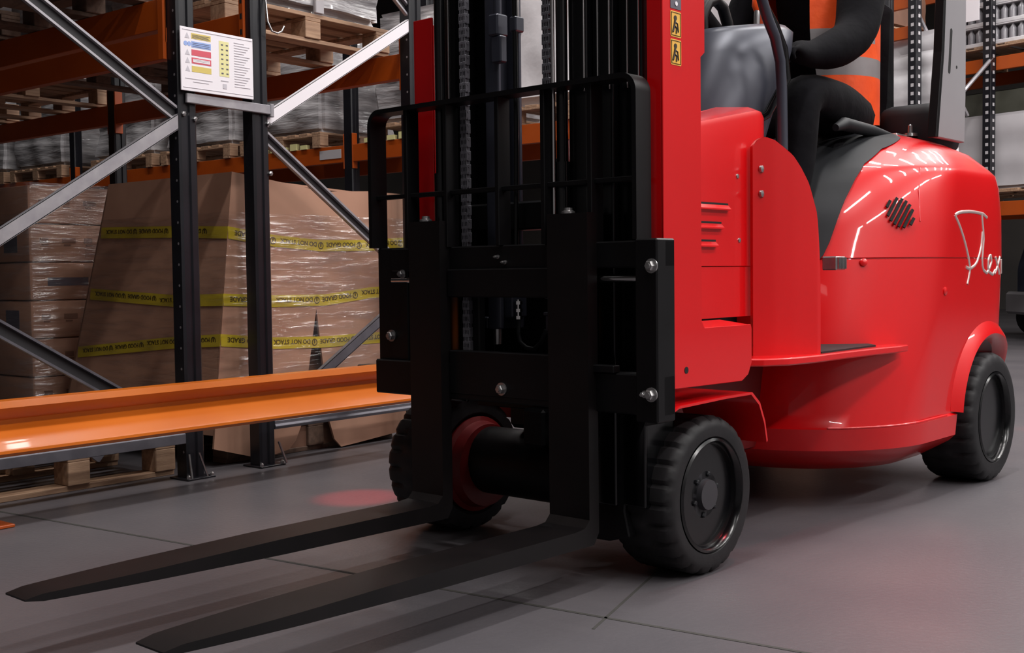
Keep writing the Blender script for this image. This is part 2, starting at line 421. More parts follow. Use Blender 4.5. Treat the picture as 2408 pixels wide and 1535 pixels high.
# curved leg shield
def sh_plan(u):
    P_ = [(.452, -.470), (.505, -.515), (.565, -.555), (.61, -.580), (.64, -.596), (.655, -.600)]
    f_ = u*(len(P_)-1); i = min(int(f_), len(P_)-2); w = f_-i
    return P_[i][0]*(1-w)+P_[i+1][0]*w, P_[i][1]*(1-w)+P_[i+1][1]*w
def sh_top(u):
    T_ = [(0, 1.262), (.05, 1.285), (.12, 1.292), (.22, 1.280), (.36, 1.243), (.5, 1.195), (.65, 1.13), (.78, 1.06), (.88, .985), (.95, .91), (1, .80)]
    for (a, za), (c_, zc) in zip(T_, T_[1:]):
        if a <= u <= c_: return za+(zc-za)*(u-a)/(c_-a)
b = B(); rings = []
us = [i/28 for i in range(29)]
for k in range(15):
    row = []
    for u in us:
        x, y = sh_plan(u); zt = sh_top(u); zz = .592+(zt-.592)*k/14
        row.append(Vector((x, y, zz)))
    back = [Vector((p.x+.008, p.y+.014, p.z)) for p in row[::-1]]
    rings.append(row+back)
b.loft(rings); b.build('leg_shield', 'red_paint', TR, 45)
for z in (1.19, 1.112):
    b = B(); b.lathe([(.012, 0), (.011, -.007), (.001, -.010)], (.475, -.486, z), 'y', 14); b.build('bolt', 'steel', TR)

# ---- mast cover plates -------------------------------------------------------------------------
def cover(y, sgn, x0, name, full):
    b = B()
    pts = [(x0, .595), (x0+.035, .553), (x0+.40, .548), (x0+.435, .565), (x0+.455, .60), (x0+.455, .70), (x0+.45, .712), (x0+.20, .712), (x0+.185, .73), (x0+.185, 1.455), (x0+.205, 1.47), (x0+.205, 2.3), (x0, 2.3)] if full else [(x0, 1.02), (x0+.1, 1.02), (x0+.1, 1.68), (x0, 1.68)]
    b.prism(pts, 'xz', y, y+.008*sgn, bev=.0015)
    if full:
        b.box(x0, x0+.008, y+.006, y+.05, .95, 2.3, .001)
        b.prism([(y+.006, .712), (y+.006, .704), (y+.10, .716), (y+.10, .724)], 'yz', x0+.20, x0+.44)
        b.lathe([(.0095, 0), (.0095, -.0012), (.001, -.0012)], (x0+.105, y, .60), 'y', 16, m=1)
    else:
        b.box(x0, x0+.008, y-.075, y+.004, 1.02, 1.68, .001)
    return b.build(name, ['red_paint', 'dark_hole'], TR, 30)
cv = cover(-.605, 1, -.245, 'mast_cover', True)
cover(.372, 1, -.205, 'mast_cover', False)
def warn(z0):
    b = B(); y = -.6052
    b.prism(rr_poly(-.208, -.158, z0, z0+.068, .004, 3), 'xz', y, y-.0008, m=0)
    for w in (.0016,):
        b.tube([Vector((-.208+.004, y-.001, z0+.004)), Vector((-.162, y-.001, z0+.004)), Vector((-.162, y-.001, z0+.064)), Vector((-.204, y-.001, z0+.064))], w, 4, 1, closed=True)
    b.lathe([(.007, -.001), (.007, -.002), (.0005, -.002)], (-.186, y, z0+.050), 'y', 12, m=1)
    b.tube([(-.188, y-.001, z0+.044), (-.192, y-.001, z0+.028), (-.198, y-.001, z0+.012)], .0035, 5, 1)
    b.tube([(-.192, y-.001, z0+.030), (-.180, y-.001, z0+.024), (-.182, y-.001, z0+.010)], .0032, 5, 1)
    b.tube([(-.190, y-.001, z0+.040), (-.176, y-.001, z0+.036), (-.172, y-.001, z0+.014)], .0025, 5, 1)
    return b.build('warning_label', ['label_yellow', 'label_ink'], cv, 0, 'yellow warning label with black pictogram')
warn(1.492); warn(1.418)
b = B(); b.box(-.208, -.158, -.6062, -.605, 1.566, 1.594, m=0); b.lathe([(.006, -.001), (.006, -.002), (.001, -.002)], (-.182, -.606, 1.58), 'y', 10, m=1); b.build('plate_label', ['sign_dark', 'white_board'], cv, 0)

# ---- mast --------------------------------------------------------------------------------------
def rail(y0, y1, x0, x1, z0, z1, open_side, m='black_gloss'):
    w = .010
    b = B(); b.box(x0, x0+.016, y0, y1, z0, z1, .0055, seg=3); b.box(x1-.016, x1, y0, y1, z0, z1, .0055, seg=3)
    yw = (y0, y0+w) if open_side > 0 else (y1-w, y1)
    if open_side == 0: yw = ((y0+y1)/2-w/2, (y0+y1)/2+w/2)
    b.box(x0+w*.8, x1-w*.8, yw[0], yw[1], z0, z1)
    return b.build('mast_rail', m, TR, 50)
def slide(x, y, r=.0028, z0=1.25):
    b = B(); b.cyl((x, y, z0), (x, y, 2.4), r, 8); return b.build('polished_edge_glint', 'chrome', TR, 60)
for x, y, r in ((-.2165, -.508, .003), (-.2165, -.470, .0025), (-.2365, -.424, .003), (-.2365, -.384, .0022), (-.2565, -.352, .0028), (-.217, .212, .003), (-.29, -.268, .0055)): slide(x, y, r, 1.37 if y < -.3 else 1.02)  # polished rail edges; the last pair are added highlights of the lift cylinders
rail(-.520, -.440, -.215, -.07, .22, 2.4, 1); rail(-.435, -.365, -.235, -.09, .22, 2.4, 1); rail(-.360, -.295, -.255, -.11, .40, 2.4, 1)
rail(.235, .308, -.185, -.05, .47, 2.4, -1); rail(.155, .230, -.215, -.07, .47, 2.4, -1); rail(.020, .075, -.20, -.09, .70, 2.4, -1, 'plastic_grey')
for y in (.205, -.278):
    b = B(); b.cyl((-.262, y, .48), (-.262, y, 1.18), .022, 20); b.cyl((-.262, y, 1.18), (-.262, y, 2.4), .0165, 20, 1); b.build('lift_cylinder', ['black_gloss', 'black_gloss'], TR)
def chain(y, x, z0, z1):
    b = B(); z = z0; k = 0
    while z < z1:
        if k % 2 == 0:
            for dy in (-.009, -.003, .003, .009): b.box(x-.010, x+.010, y+dy-.0015, y+dy+.0015, z-.004, z+.026, .0012)
        else:
            for dy in (-.012, -.006, 0, .006, .012): b.box(x-.010, x+.010, y+dy-.0015, y+dy+.0015, z-.004, z+.026, .0012)
        b.cyl((x, y-.0145, z), (x, y+.0145, z), .005, 8)
        z += .0205; k += 1
    return b.build('mast_chain', 'galvanised_dark', TR, 0)
chain(.100, -.262, .62, 2.35); chain(-.226, -.262, .80, 2.35)
for y, z0 in ((-.050, .93), (-.175, 1.0), (-.186, 1.0)):
    b = B(); b.tube([(-.20, y, 2.4), (-.20, y, 1.6), (-.20, y-.002, 1.3), (-.205, y, z0)], .0085 if y > -.1 else .006, 10); b.build('hose', 'black_gloss', TR, 60)
b = B(); b.box(-.225, -.175, -.002, .038, 1.58, 1.645, .005); b.box(-.21, -.17, -.062, -.035, 1.585, 1.63, .004); b.cyl((-.20, .018, 1.62), (-.20, .018, 1.72), .012, 12); b.cyl((-.195, -.05, 1.62), (-.195, -.05, 1.70), .010, 12, 1)
b.box(-.22, -.19, -.01, .03, 1.50, 1.58, .004)
b.build('hose_bracket', ['plastic_grey', 'steel'], TR)
b = B(); b.box(-.055, -.035, -.30, .26, .44, .90, .003); b.build('dark_backing', 'black_paint', TR)  # added black sheet that keeps the carriage opening dark
for z0, z1, x0, x1 in ((1.00, 1.085, -.18, -.10), (2.05, 2.14, -.18, -.08)):
    b = B(); b.box(x0, x1, -.44, .30, z0, z1, .006); b.build('mast_crossmember', 'black_paint', TR)
b = B(); b.prism([(-.30, .48), (-.535, .48), (-.492, .387), (-.458, .289), (-.448, .205), (-.465, .133), (-.394, .113), (-.30, .111)], 'yz', -.215, -.10, bev=.004)
b.build('mast_foot', 'black_paint', TR)
# hydraulics visible through the carriage opening
b = B(); b.box(-.17, -.10, .0, .052, .735, .80, .004); b.build('valve_block', 'plastic_grey', TR)
for y in (.093, -.017):
    b = B(); b.cyl((-.16, y, .73), (-.16, y, .79), .008, 12)
    for z in (.735, .757, .78): b.lathe([(.0115, -.005), (.0115, .005)], (-.16, y, z), 'z', 6)
    b.build('hydraulic_fitting', 'chrome', TR, 20)
b = B(); b.cyl((-.165, .066, .652), (-.165, .066, .708), .014, 16); b.build('fitting_sleeve', 'steel', TR)
b = B(); b.tube([(-.16, -.017, .73), (-.165, -.018, .69), (-.17, -.030, .662), (-.17, -.055, .645), (-.17, -.085, .642), (-.17, -.11, .66), (-.16, -.125, .70)], .0065, 8); b.build('hydraulic_hose', 'plastic_dark', TR, 60)
b = B(); b.box(-.17, -.13, .105, .135, .70, .735, .003); b.build('hydraulic_clamp', 'plastic_grey', TR)
b = B(); b.box(-.15, -.12, -.145, -.112, .69, .744, .004); b.box(-.15, -.12, -.15, -.105, .742, .752, .002); b.build('hydraulic_clamp', 'plastic_grey', TR)
b = B(); b.cyl((-.17, -.302, .578), (-.17, -.302, .618), .0155, 16); b.tube([(-.17, -.302, .618), (-.17, -.29, .63), (-.17, -.285, .655)], .004, 6); b.build('sensor_cap', 'steel', TR)

# ---- carriage, backrest, forks ---------------------------------------------------------------------
b = B()
b.box(-.31, -.262, -.652, .39, .880, .952, .004)          # upper bar
b.box(-.318, -.262, -.652, .462, .492, .600, .004)        # lower bar
b.box(-.325, -.30, -.29, .125, .800, .884, .003)          # side shift plate
b.box(-.320, -.285, -.29, .125, .508, .640, .003)         # lower centre plate
b.box(-.300, -.262, .325, .463, .492, .955, .004)         # end plates
b.box(-.345, -.262, -.652, -.582, .478, .955, .004)
b.box(-.255, -.225, -.29, -.21, .49, .95, .004); b.box(-.255, -.225, .06, .14, .49, .95, .004)
b.box(-.33, -.30, -.50, -.43, .60, .62, .002)
car = b.build('fork_carriage', 'black_paint', TR, 0)
b = B(); b.cyl((-.2915, -.60, .852), (-.2915, .40, .852), .0105, 14); b.build('shift_rod', 'chrome', car)
def hexbolt(x, y, z, r=.014, parent=car):
    b = B(); b.lathe([(r*1.35, 0), (r*1.35, -.004)], (x, y, z), 'x', 20); b.lathe([(r, -.004), (r, -.014), (r*.8, -.017)], (x, y, z), 'x', 6); b.lathe([(r*.5, -.016), (r*.5, -.021)], (x, y, z), 'x', 10)
    b.build('bolt', 'steel', parent, 25)
hexbolt(-.345, -.636, .884); hexbolt(-.345, -.633, .552); hexbolt(-.320, -.089, .534); hexbolt(-.300, .400, .676)
hexbolt(-.345, -.612, .552, .007); hexbolt(-.31, .335, .872, .010)
for y, z in ((-.072, .918), (-.100, .902)): hexbolt(-.31, y, z, .0045)
b = B()
ZT, RC = 1.39, .05
pth = [(.463, .955), (.463, ZT-RC)] + [(.463-RC+RC*math.cos(R(a)), ZT-RC+RC*math.sin(R(a))) for a in range(10, 90, 10)] + [(.463-RC, ZT)]
pth += [(-.582+RC, ZT)] + [(-.582+RC+RC*math.cos(R(a)), ZT-RC+RC*math.sin(R(a))) for a in range(100, 180, 10)] + [(-.582, ZT-RC), (-.582, .955)]
cy0, cz0 = -.06, 1.15
def inset(p, d):
    i = pth.index(p); a = Vector(pth[max(i-1, 0)]); c_ = Vector(pth[min(i+1, len(pth)-1)]); t_ = (c_-a).normalized(); n_ = Vector((-t_.y, t_.x))
    return p[0]+n_.x*d, p[1]+n_.y*d
rings = []
for p in pth:
    q = inset(p, .014); rings.append([Vector((-.335, p[0], p[1])), Vector((-.268, p[0], p[1])), Vector((-.268, q[0], q[1])), Vector((-.335, q[0], q[1]))])
b.loft(rings); br = b.build('load_backrest', 'black_paint', TR, 40)
b = B(); b.box(-.312, -.29, -.58, .46, 1.108, 1.122, .002); b.build('crossbar', 'black_paint', br, 0)
for y in (.300, .128, -.082, -.255, -.420):
    b = B(); b.box(-.325, -.272, y-.008, y+.008, .95, ZT-.008, .002); b.build('upright_bar', 'black_paint', br, 0)
def fork(y0, y1):
    b = B(); xf, th = -.352, .042
    side = [(xf+th, 1.03), (xf, 1.03), (xf, .20), (xf-.02, .180), (xf-.06, .176), (xf-.6, .176), (xf-1.28, .166), (xf-1.285, .158), (xf-1.27, .152), (xf-.6, .134), (xf+th-.03, .128), (xf+th, .15)]
    t = bmesh.new()
    ym = (y0+y1)/2
    def wid(x):
        k = (xf-.95-x)/.33
        h = (y1-y0)/2
        return h if k <= 0 else h*(1-.30*min(1, k)**1.6)
    xs = sorted(set([p[0] for p in side]))
    # top & bottom profile resampled along the blade so that the plan taper is smooth
    blade = [xf-.06-1.225*i/30 for i in range(31)]
    def lerp(pts, x):
        pts = sorted(pts)
        for (a, za), (c_, zc) in zip(pts, pts[1:]):
            if a <= x <= c_: return za+(zc-za)*(x-a)/(c_-a) if c_ > a else za
        return pts[0][1] if x < pts[0][0] else pts[-1][1]
    top = [(xf-.06, .176), (xf-.6, .176), (xf-1.28, .166), (xf-1.285, .160)]; bot = [(xf-.06, .129), (xf-.6, .134), (xf-1.27, .150), (xf-1.285, .156)]
    rings = [[Vector((x, ym-wid(x), lerp(bot, x))), Vector((x, ym+wid(x), lerp(bot, x))), Vector((x, ym+wid(x), lerp(top, x))), Vector((x, ym-wid(x), lerp(top, x)))] for x in blade]
    heel = [((xf-.02, .180), (xf-.03, .1285)), ((xf, .20), (xf+.02, .129)), ((xf, .23), (xf+th, .16)), ((xf, .5), (xf+th, .5)), ((xf, 1.03), (xf+th, 1.03))]
    rr_ = [[Vector((q[0], y0, q[1])), Vector((q[0], y1, q[1])), Vector((p[0], y1, p[1])), Vector((p[0], y0, p[1]))] for p, q in heel]
    b.loft(rr_[::-1]+rings)
    b.box(xf+th*.5, xf+th+.035, y0+.01, y1-.01, .94, 1.03, .004)
    f = b.build('fork', 'fork_steel', TR, 30)
    b = B(); b.lathe([(.019, 0), (.019, .006), (.012, .009), (.012, .016), (.001, .017)], (xf+.02, ym+.01, 1.03), 'z', 18); b.build('latch_pin', 'steel', f)
fork(.128, .262); fork(-.432, -.292)

# ---- wheels, axle, mudguards -----------------------------------------------------------------------
def wheel(name, x, yo, yi, r, rim, hub_r, sgn_lbl, red_back, deep):
    "yo = outer face, yi = inner face"
    dr = 1 if yi > yo else -1; w = abs(yi-yo)
    NS = 120; b = B()
    prof = [(rim, .012), (rim+.006, .004), (rim+.5*(r-rim), 0), (r-.022, .004), (r-.008, .012), (r, .028), (r, .055), (r, w*.36), (r, w*.40), (r, w*.60), (r, w*.64), (r, w-.055), (r, w-.028), (r-.008, w-.012), (r-.03, w-.003), (rim+.01, w), (rim, w-.01)]
    rings = []
    for i, (q, h) in enumerate(prof):
        ring_ = []
        for k in range(NS):
            a = 2*math.pi*k/NS; g = 0
            if i in (4, 5, 6, 7) and k % 5 == 0: g = .009
            if i in (11, 12, 13, 10) and (k+2) % 5 == 0: g = .009
            ring_.append(Vector((x+(q-g)*math.cos(a), yo+dr*h, r+(q-g)*math.sin(a))))
        rings.append(ring_)
    rings.append(rings[0])
    b.loft(rings, caps=False); t = b.build(name, 'rubber', TR, 35)
    b = B(); d = deep
    b.lathe([(rim+.001, yo+dr*.030), (rim+.001, yo+dr*.004), (rim-.006, yo-dr*.001), (rim-.012, yo+dr*.006), (rim-.016, yo+dr*.02), (rim-.030, yo+dr*d), (hub_r+.02, yo+dr*(d+.012)), (hub_r+.004, yo+dr*(d+.006)), (.002, yo+dr*(d+.006))], (x, 0, r), 'y', 48, mf=lambda i, j: 0 if i < 4 else 1)
    b.build('rim', ['black_gloss', 'black_paint'], t, 30)
    b = B(); hy = .030 if red_back else .05
    b.lathe([(hub_r, yo+dr*(d+.01)), (hub_r, yo+dr*(hy+.012)), (hub_r-.008, yo+dr*hy), (hub_r*.62, yo+dr*hy), (hub_r*.58, yo+dr*(hy-.016)), (.002, yo+dr*(hy-.018))] if red_back else [(hub_r, yo+dr*(d+.01)), (hub_r, yo+dr*(hy+.01)), (hub_r-.01, yo+dr*hy), (.002, yo+dr*hy)], (x, 0, r), 'y', 32)
    b.build('hub', 'hub_grey', t, 30)
    if red_back:
        for k in range(6):
            a = 2*math.pi*k/6+.3; b = B(); b.lathe([(.0085, yo+dr*.034), (.0085, yo+dr*.025), (.005, yo+dr*.022)], (x+hub_r*.80*math.cos(a), 0, r+hub_r*.80*math.sin(a)), 'y', 6); b.build('wheel_nut', 'plastic_dark', t, 20)
        b = B(); b.lathe([(.05, yi-dr*.06), (rim-.012, yi-dr*.05), (rim-.002, yi+dr*.004), (.146, yi+dr*.012), (.138, yi+dr*.050), (.06, yi+dr*.06)], (x, 0, r), 'y', 40); b.build('brake_drum', 'red_shaded', t, 30)
    return t
wheel('front_wheel', .03, -.585, -.370, .228, .163, .074, 'near', True, .115)
wheel('front_wheel', .03, .560, .345, .228, .163, .074, 'far', True, .115)
wheel('rear_wheel', RWX, -.685, -.445, RWR, .182, .082, 'near', False, .13)
wheel('rear_wheel', RWX, .685, .445, RWR, .182, .082, 'far', False, .13)
b = B(); b.cyl((.03, -.32, .228), (.03, .32, .228), .075, 28); b.cyl((.04, -.20, .245), (.04, .30, .245), .112, 32); b.box(-.02, .16, -.34, .16, .37, .46, .015); b.box(-.10, .0, -.06, .03, .33, .45, .01)
b.build('front_axle', 'black_paint', TR)
b = B(); b.box(.0, .12, -.34, -.05, .115, .165, .006); b.build('axle_guard', 'red_shaded', TR)
b = B(); b.cyl((RWX, -.46, RWR), (RWX, .46, RWR), .06, 20); b.box(RWX-.12, RWX+.12, -.40, .40, .2, .38, .02); b.build('rear_axle', 'black_paint', TR)
for y0, y1 in ((-.612, -.33), (.33, .52)):
    b = B(); prof = [(-.22, .492), (-.18, .506), (.06, .512), (.20, .512), (.245, .478), (.275, .42), (.29, .36)]
    b.loft([[Vector((x, y, z)) for x, z in prof] + [Vector((x-.006, y, z-.007)) for x, z in prof[::-1]] for y in (y0, y1)])
    b.build('mudguard', 'red_paint', TR, 50)

# ---- cab: console, steering wheel, guard, seat ------------------------------------------------------
b = B(); rings = []
for z, cx, rx, ry in ((1.28, .70, .20, .20), (1.38, .735, .215, .21), (1.52, .80, .235, .22), (1.64, .865, .245, .22), (1.71, .895, .24, .21), (1.735, .90, .215, .18)):
    rings.append([Vector((cx+rx*math.cos(2*math.pi*k/48), -.13+ry*math.sin(2*math.pi*k/48), z+.10*math.cos(2*math.pi*k/48)*(.0 if z < 1.5 else .25))) for k in range(48)])
b.loft(rings); b.build('steering_console', 'plastic_grey', TR, 50)
b = B(); Mw = Matrix.Translation((.95, .02, 2.02)) @ Matrix.Rotation(R(-28), 4, 'Y')
b.tube([Mw @ Vector((.165*math.cos(2*math.pi*k/40), .165*math.sin(2*math.pi*k/40), 0)) for k in range(40)], .0165, 10, closed=True)
for a in (30, 150, 270): b.tube([Mw @ Vector((0, 0, -.015)), Mw @ Vector((.16*math.cos(R(a)), .16*math.sin(R(a)), 0))], .014, 8)
b.cyl(Mw @ Vector((0, 0, -.14)), Mw @ Vector((0, 0, .01)), .035, 16); b.build('steering_wheel', 'black_paint', TR, 50)
b = B(); b.tube([(.725, -.13, 1.64), (.700, -.13, 1.70), (.700, -.13, 1.76), (.735, -.13, 1.81), (.785, -.13, 1.83), (.835, -.13, 1.81), (.865, -.13, 1.76), (.885, -.13, 1.69)], .021, 12); b.build('grab_handle', 'black_paint', TR, 60)
b = B(); b.tube([(.86, -.25, 1.70), (.86, -.255, 1.78), (.865, -.255, 1.79)], .011, 10, 0); b.tube([(.865, -.255, 1.775), (.87, -.255, 1.80), (.872, -.255, 1.835), (.872, -.255, 1.85)], [.012, .024, .022, .008], 14, 1); b.build('control_lever', ['steel', 'vest_orange'], TR, 50)
b = B(); b.tube([(.50, -.44, 1.95), (.555, -.44, 1.76), (.60, -.44, 1.69), (.65, -.44, 1.635), (.685, -.44, 1.56), (.695, -.44, 1.47), (.70, -.44, 1.3), (.70, -.44, 1.0), (.69, -.44, .62)], .0175, 14); b.build('guard_tube', 'plastic_grey', TR, 60)
b = B(); b.tube([(.56, -.40, 1.90), (.64, -.40, 1.75), (.72, -.40, 1.69), (.78, -.40, 1.62), (.80, -.40, 1.52), (.74, -.36, 1.40), (.70, -.30, 1.36)], .016, 12); b.build('grab_rail', 'black_gloss', TR, 60)
b = B(); rings = []
prof = [(1.87, 1.40), (2.16, 1.40), (2.17, 1.60), (2.17, 2.2), (1.965, 2.2), (1.93, 1.75)]
b.prism(prof, 'xz', -.50, -.475, bev=.004); rear = b.build('guard_pillar', 'grey_paint', TR, 0)
b = B(); b.prism([(1.87, 1.40), (1.93, 1.75), (1.965, 2.2), (1.945, 2.2), (1.905, 1.75), (1.845, 1.40)], 'xz', -.502, -.465, bev=.002); b.build('pillar_edge', 'black_paint', rear, 0)
b = B()
for (xa, za, xb, zb, r_) in ((1.985, 1.68, 2.005, 1.845, .011),):
    n = 10; d = Vector((xb-xa, zb-za)).normalized(); nn = Vector((-d.y, d.x)); pts = []
    for k in range(n+1): a = math.pi*k/n; pts.append((xb+r_*(nn.x*math.cos(a)+d.x*math.sin(a)), zb+r_*(nn.y*math.cos(a)+d.y*math.sin(a))))
    for k in range(n+1): a = math.pi*k/n; pts.append((xa-r_*(nn.x*math.cos(a)+d.x*math.sin(a)), za-r_*(nn.y*math.cos(a)+d.y*math.sin(a))))
    b.prism(pts, 'xz', -.5012, -.49)
b.lathe([(.007, -.501), (.007, -.49)], (2.065, 0, 1.705), 'y', 12)
b.build('pillar_slot', 'dark_hole', rear, 0)
b = B(); b.box(2.15, 2.22, .42, .50, 1.40, 2.2, .01); b.build('guard_pillar', 'grey_paint', TR, 0)
b = B(); b.prism([(1.35, 1.30), (1.42, 1.37), (1.55, 1.40), (1.95, 1.41), (2.05, 1.41), (2.05, 1.33), (1.6, 1.28)], 'xz', -.30, .26, bev=.02); b.build('seat_cushion', 'cloth_black', TR, 30)
b = B(); b.prism([(1.96, 1.40), (2.10, 1.38), (2.13, 1.55), (2.12, 1.98), (2.08, 2.04), (2.03, 1.98), (2.00, 1.60)], 'xz', -.215, .20, bev=.03); b.build('seat_backrest', 'cloth_black', TR, 30)
b = B(); b.tube([(1.30, -.335, 1.405), (1.37, -.335, 1.425), (1.62, -.335, 1.418), (1.86, -.335, 1.40)], [.014, .026, .024, .018], 12); b.build('armrest', 'plastic_dark', TR, 60)
b = B(); b.box(1.80, 2.10, -.36, -.24, 1.40, 1.425, .006); b.lathe([(.03, 0), (.028, .012), (.012, .014), (.010, .045), (.004, .05)], (1.93, -.36, 1.42), 'z', 14); b.build('seat_buckle', 'steel', TR)
b = B(); b.box(1.95, 2.25, -.46, -.20, 1.36, 1.56, .05, seg=3); b.build('cab_box', 'plastic_dark', TR, 40)
# red floor-marking lamps under the truck guard
for nm, lc, tgt, sx in (('near', (.3, -.60, 2.25), (0.45, -1.05, 0), .6), ):
    pass
# ================================================================== driver (truck-local coordinates)
DR = thing('person', 'driver in black clothes and an orange hi-vis vest seated on the red forklift', 'person', (2.93, 2.2, 0), R(-3))
def skin_mesh(nodes, edges, root, sub=2):
    bm = bmesh.new(); lay = bm.verts.layers.skin.verify(); vs = {}
    for k, (p, r) in nodes.items():
        v = bm.verts.new(p); v[lay].radius = (r, r) if not isinstance(r, tuple) else r; v[lay].use_root = (k == root); vs[k] = v
    for a, b_ in edges: bm.edges.new((vs[a], vs[b_]))
    me = bpy.data.meshes.new('t'); bm.to_mesh(me); bm.free()
    o = bpy.data.objects.new('t', me); COL.objects.link(o)
    md = o.modifiers.new('s', 'SKIN'); md.use_smooth_shade = True
    ms = o.modifiers.new('u', 'SUBSURF'); ms.levels = sub; ms.render_levels = sub
    bpy.context.view_layer.update()
    dg = bpy.context.evaluated_depsgraph_get(); m2 = bpy.data.meshes.new_from_object(o.evaluated_get(dg))
    bpy.data.objects.remove(o); bpy.data.meshes.remove(me)
    return m2
N_ = {'pel': ((1.86, -.02, 1.53), (.18, .14)), 'sp': ((1.83, -.02, 1.76), (.175, .14)), 'ch': ((1.77, -.02, 2.03), (.20, .15)), 'cl': ((1.77, -.02, 2.24), (.15, .11)), 'nb': ((1.76, -.02, 2.36), .075), 'nk': ((1.745, -.02, 2.45), .066),
      'jaw': ((1.71, -.02, 2.53), (.085, .10)), 'hd': ((1.735, -.02, 2.62), (.105, .125)), 'tp': ((1.745, -.02, 2.72), (.07, .08)),
      'sL': ((1.70, -.25, 2.20), .10), 'uL': ((1.58, -.31, 1.96), .102), 'eL': ((1.46, -.34, 1.765), .088), 'fL': ((1.32, -.32, 1.70), .082), 'wL': ((1.17, -.30, 1.665), .052), 'pL': ((1.06, -.30, 1.665), (.050, .030)),
      'sR': ((1.77, .22, 2.22), .085), 'uR': ((1.70, .30, 1.99), .074), 'eR': ((1.60, .33, 1.79), .062), 'fR': ((1.40, .24, 1.82), .056), 'wR': ((1.14, .14, 1.86), .040), 'pR': ((1.06, .11, 1.87), (.044, .028)),
      'hL': ((1.86, -.15, 1.475), .125), 'tL': ((1.50, -.22, 1.515), .115), 'kL': ((1.15, -.26, 1.53), .092), 'cL': ((1.12, -.265, 1.27), .080), 'aL': ((1.04, -.26, .99), .056), 'oL': ((.90, -.265, .945), .045),
      'hR': ((1.86, .11, 1.475), .125), 'tR': ((1.50, .18, 1.515), .115), 'kR': ((1.15, .20, 1.53), .088), 'cR': ((1.10, .205, 1.28), .076), 'aR': ((1.04, .21, .99), .056), 'oR': ((.90, .215, .945), .045)}
E_ = [('pel', 'sp'), ('sp', 'ch'), ('ch', 'cl'), ('cl', 'nb'), ('nb', 'nk'), ('nk', 'jaw'), ('jaw', 'hd'), ('hd', 'tp'), ('cl', 'sL'), ('sL', 'uL'), ('uL', 'eL'), ('eL', 'fL'), ('fL', 'wL'), ('wL', 'pL'), ('cl', 'sR'), ('sR', 'uR'), ('uR', 'eR'), ('eR', 'fR'), ('fR', 'wR'), ('wR', 'pR'),
      ('pel', 'hL'), ('hL', 'tL'), ('tL', 'kL'), ('kL', 'cL'), ('cL', 'aL'), ('aL', 'oL'), ('pel', 'hR'), ('hR', 'tR'), ('tR', 'kR'), ('kR', 'cR'), ('cR', 'aR'), ('aR', 'oR')]
# five separate fingers per hand, rooted in the palm
def fingers(tag_, palm, fwd, side, down, sgn):
    fwd, side, down = Vector(fwd).normalized(), Vector(side).normalized(), Vector(down).normalized(); p = Vector(palm)
    for i, (o_, L_) in enumerate(((-.030, .070), (-.010, .082), (.010, .077), (.029, .060))):
        k0, k1, k2, k3 = (f'{tag_}{i}{j}' for j in 'abcd')
        r = .0115-.0006*i
        a = p+fwd*.035+side*o_; N_[k0] = (a, r+.002); N_[k1] = (a+fwd*L_*.45+down*.006, r); N_[k2] = (a+fwd*L_*.62+down*L_*.42, r*.95); N_[k3] = (a+fwd*L_*.38+down*L_*.72, r*.85)
        E_.extend([(tag_[0:0]+('p'+tag_[-1]), k0), (k0, k1), (k1, k2), (k2, k3)])
    a = p-side*.036+fwd*.0; N_[tag_+'t0'] = (a, .014); N_[tag_+'t1'] = (a+fwd*.028-side*.018+down*.02, .0125); N_[tag_+'t2'] = (a+fwd*.05-side*.006+down*.042, .0105)
    E_.extend([('p'+tag_[-1], tag_+'t0'), (tag_+'t0', tag_+'t1'), (tag_+'t1', tag_+'t2')])
fingers('FL', N_['pL'][0], (-1, .08, .02), (0, -1, 0), (0, 0, -1), 1)
fingers('FR', N_['pR'][0], (-1, -.1, .05), (0, 1, 0), (0, 0, -1), -1)
me = skin_mesh(N_, E_, 'pel')
me.name = 'body'; me.materials.append(MATS['cloth_black']); me.materials.append(MATS['skin'])
for p in me.polygons:
    if p.center.z > 2.43: p.material_index = 1
bo = bpy.data.objects.new('body', me); COL.objects.link(bo); bo.parent = DR; me.shade_smooth()
b = B(); rings = []
for z, cx, rx, ry in ((2.55, 1.775, .118, .130), (2.60, 1.765, .125, .136), (2.66, 1.755, .128, .134), (2.72, 1.75, .11, .115), (2.76, 1.75, .07, .07), (2.775, 1.75, .01, .01)):
    rings.append([Vector((cx+rx*math.cos(2*math.pi*k/24)+(.02 if z < 2.6 and math.cos(2*math.pi*k/24) < -.3 else 0)*2.2, -.02+ry*math.sin(2*math.pi*k/24), z)) for k in range(24)])
b.loft(rings); b.build('hair', 'hair', DR, 60)
b = B()
for y in (-.062, .022): b.lathe([(.001, -.012), (.010, -.006), (.012, 0)], (1.628, y, 2.60), 'x', 12, 0)
b.build('eyes', 'eye', DR, 60)
b = B(); b.loft([[Vector((1.632, -.012, 2.60)), Vector((1.632, -.028, 2.60)), Vector((1.64, -.02, 2.61))], [Vector((1.605, -.004, 2.555)), Vector((1.605, -.036, 2.555)), Vector((1.64, -.02, 2.575))], [Vector((1.625, -.006, 2.54)), Vector((1.625, -.034, 2.54)), Vector((1.64, -.02, 2.55))]]); b.build('nose', 'skin', DR, 60)
b = B(); b.tube([(1.628, -.048, 2.512), (1.620, -.02, 2.514), (1.628, .008, 2.512)], [.004, .008, .004], 8); b.build('mouth', 'lip', DR, 60)
b = B(); rings = []; ZV = [1.50, 1.57, 1.655, 1.66, 1.735, 1.74, 1.79, 1.795, 1.835, 1.84, 1.92, 1.925, 2.0, 2.005, 2.12, 2.22, 2.29]
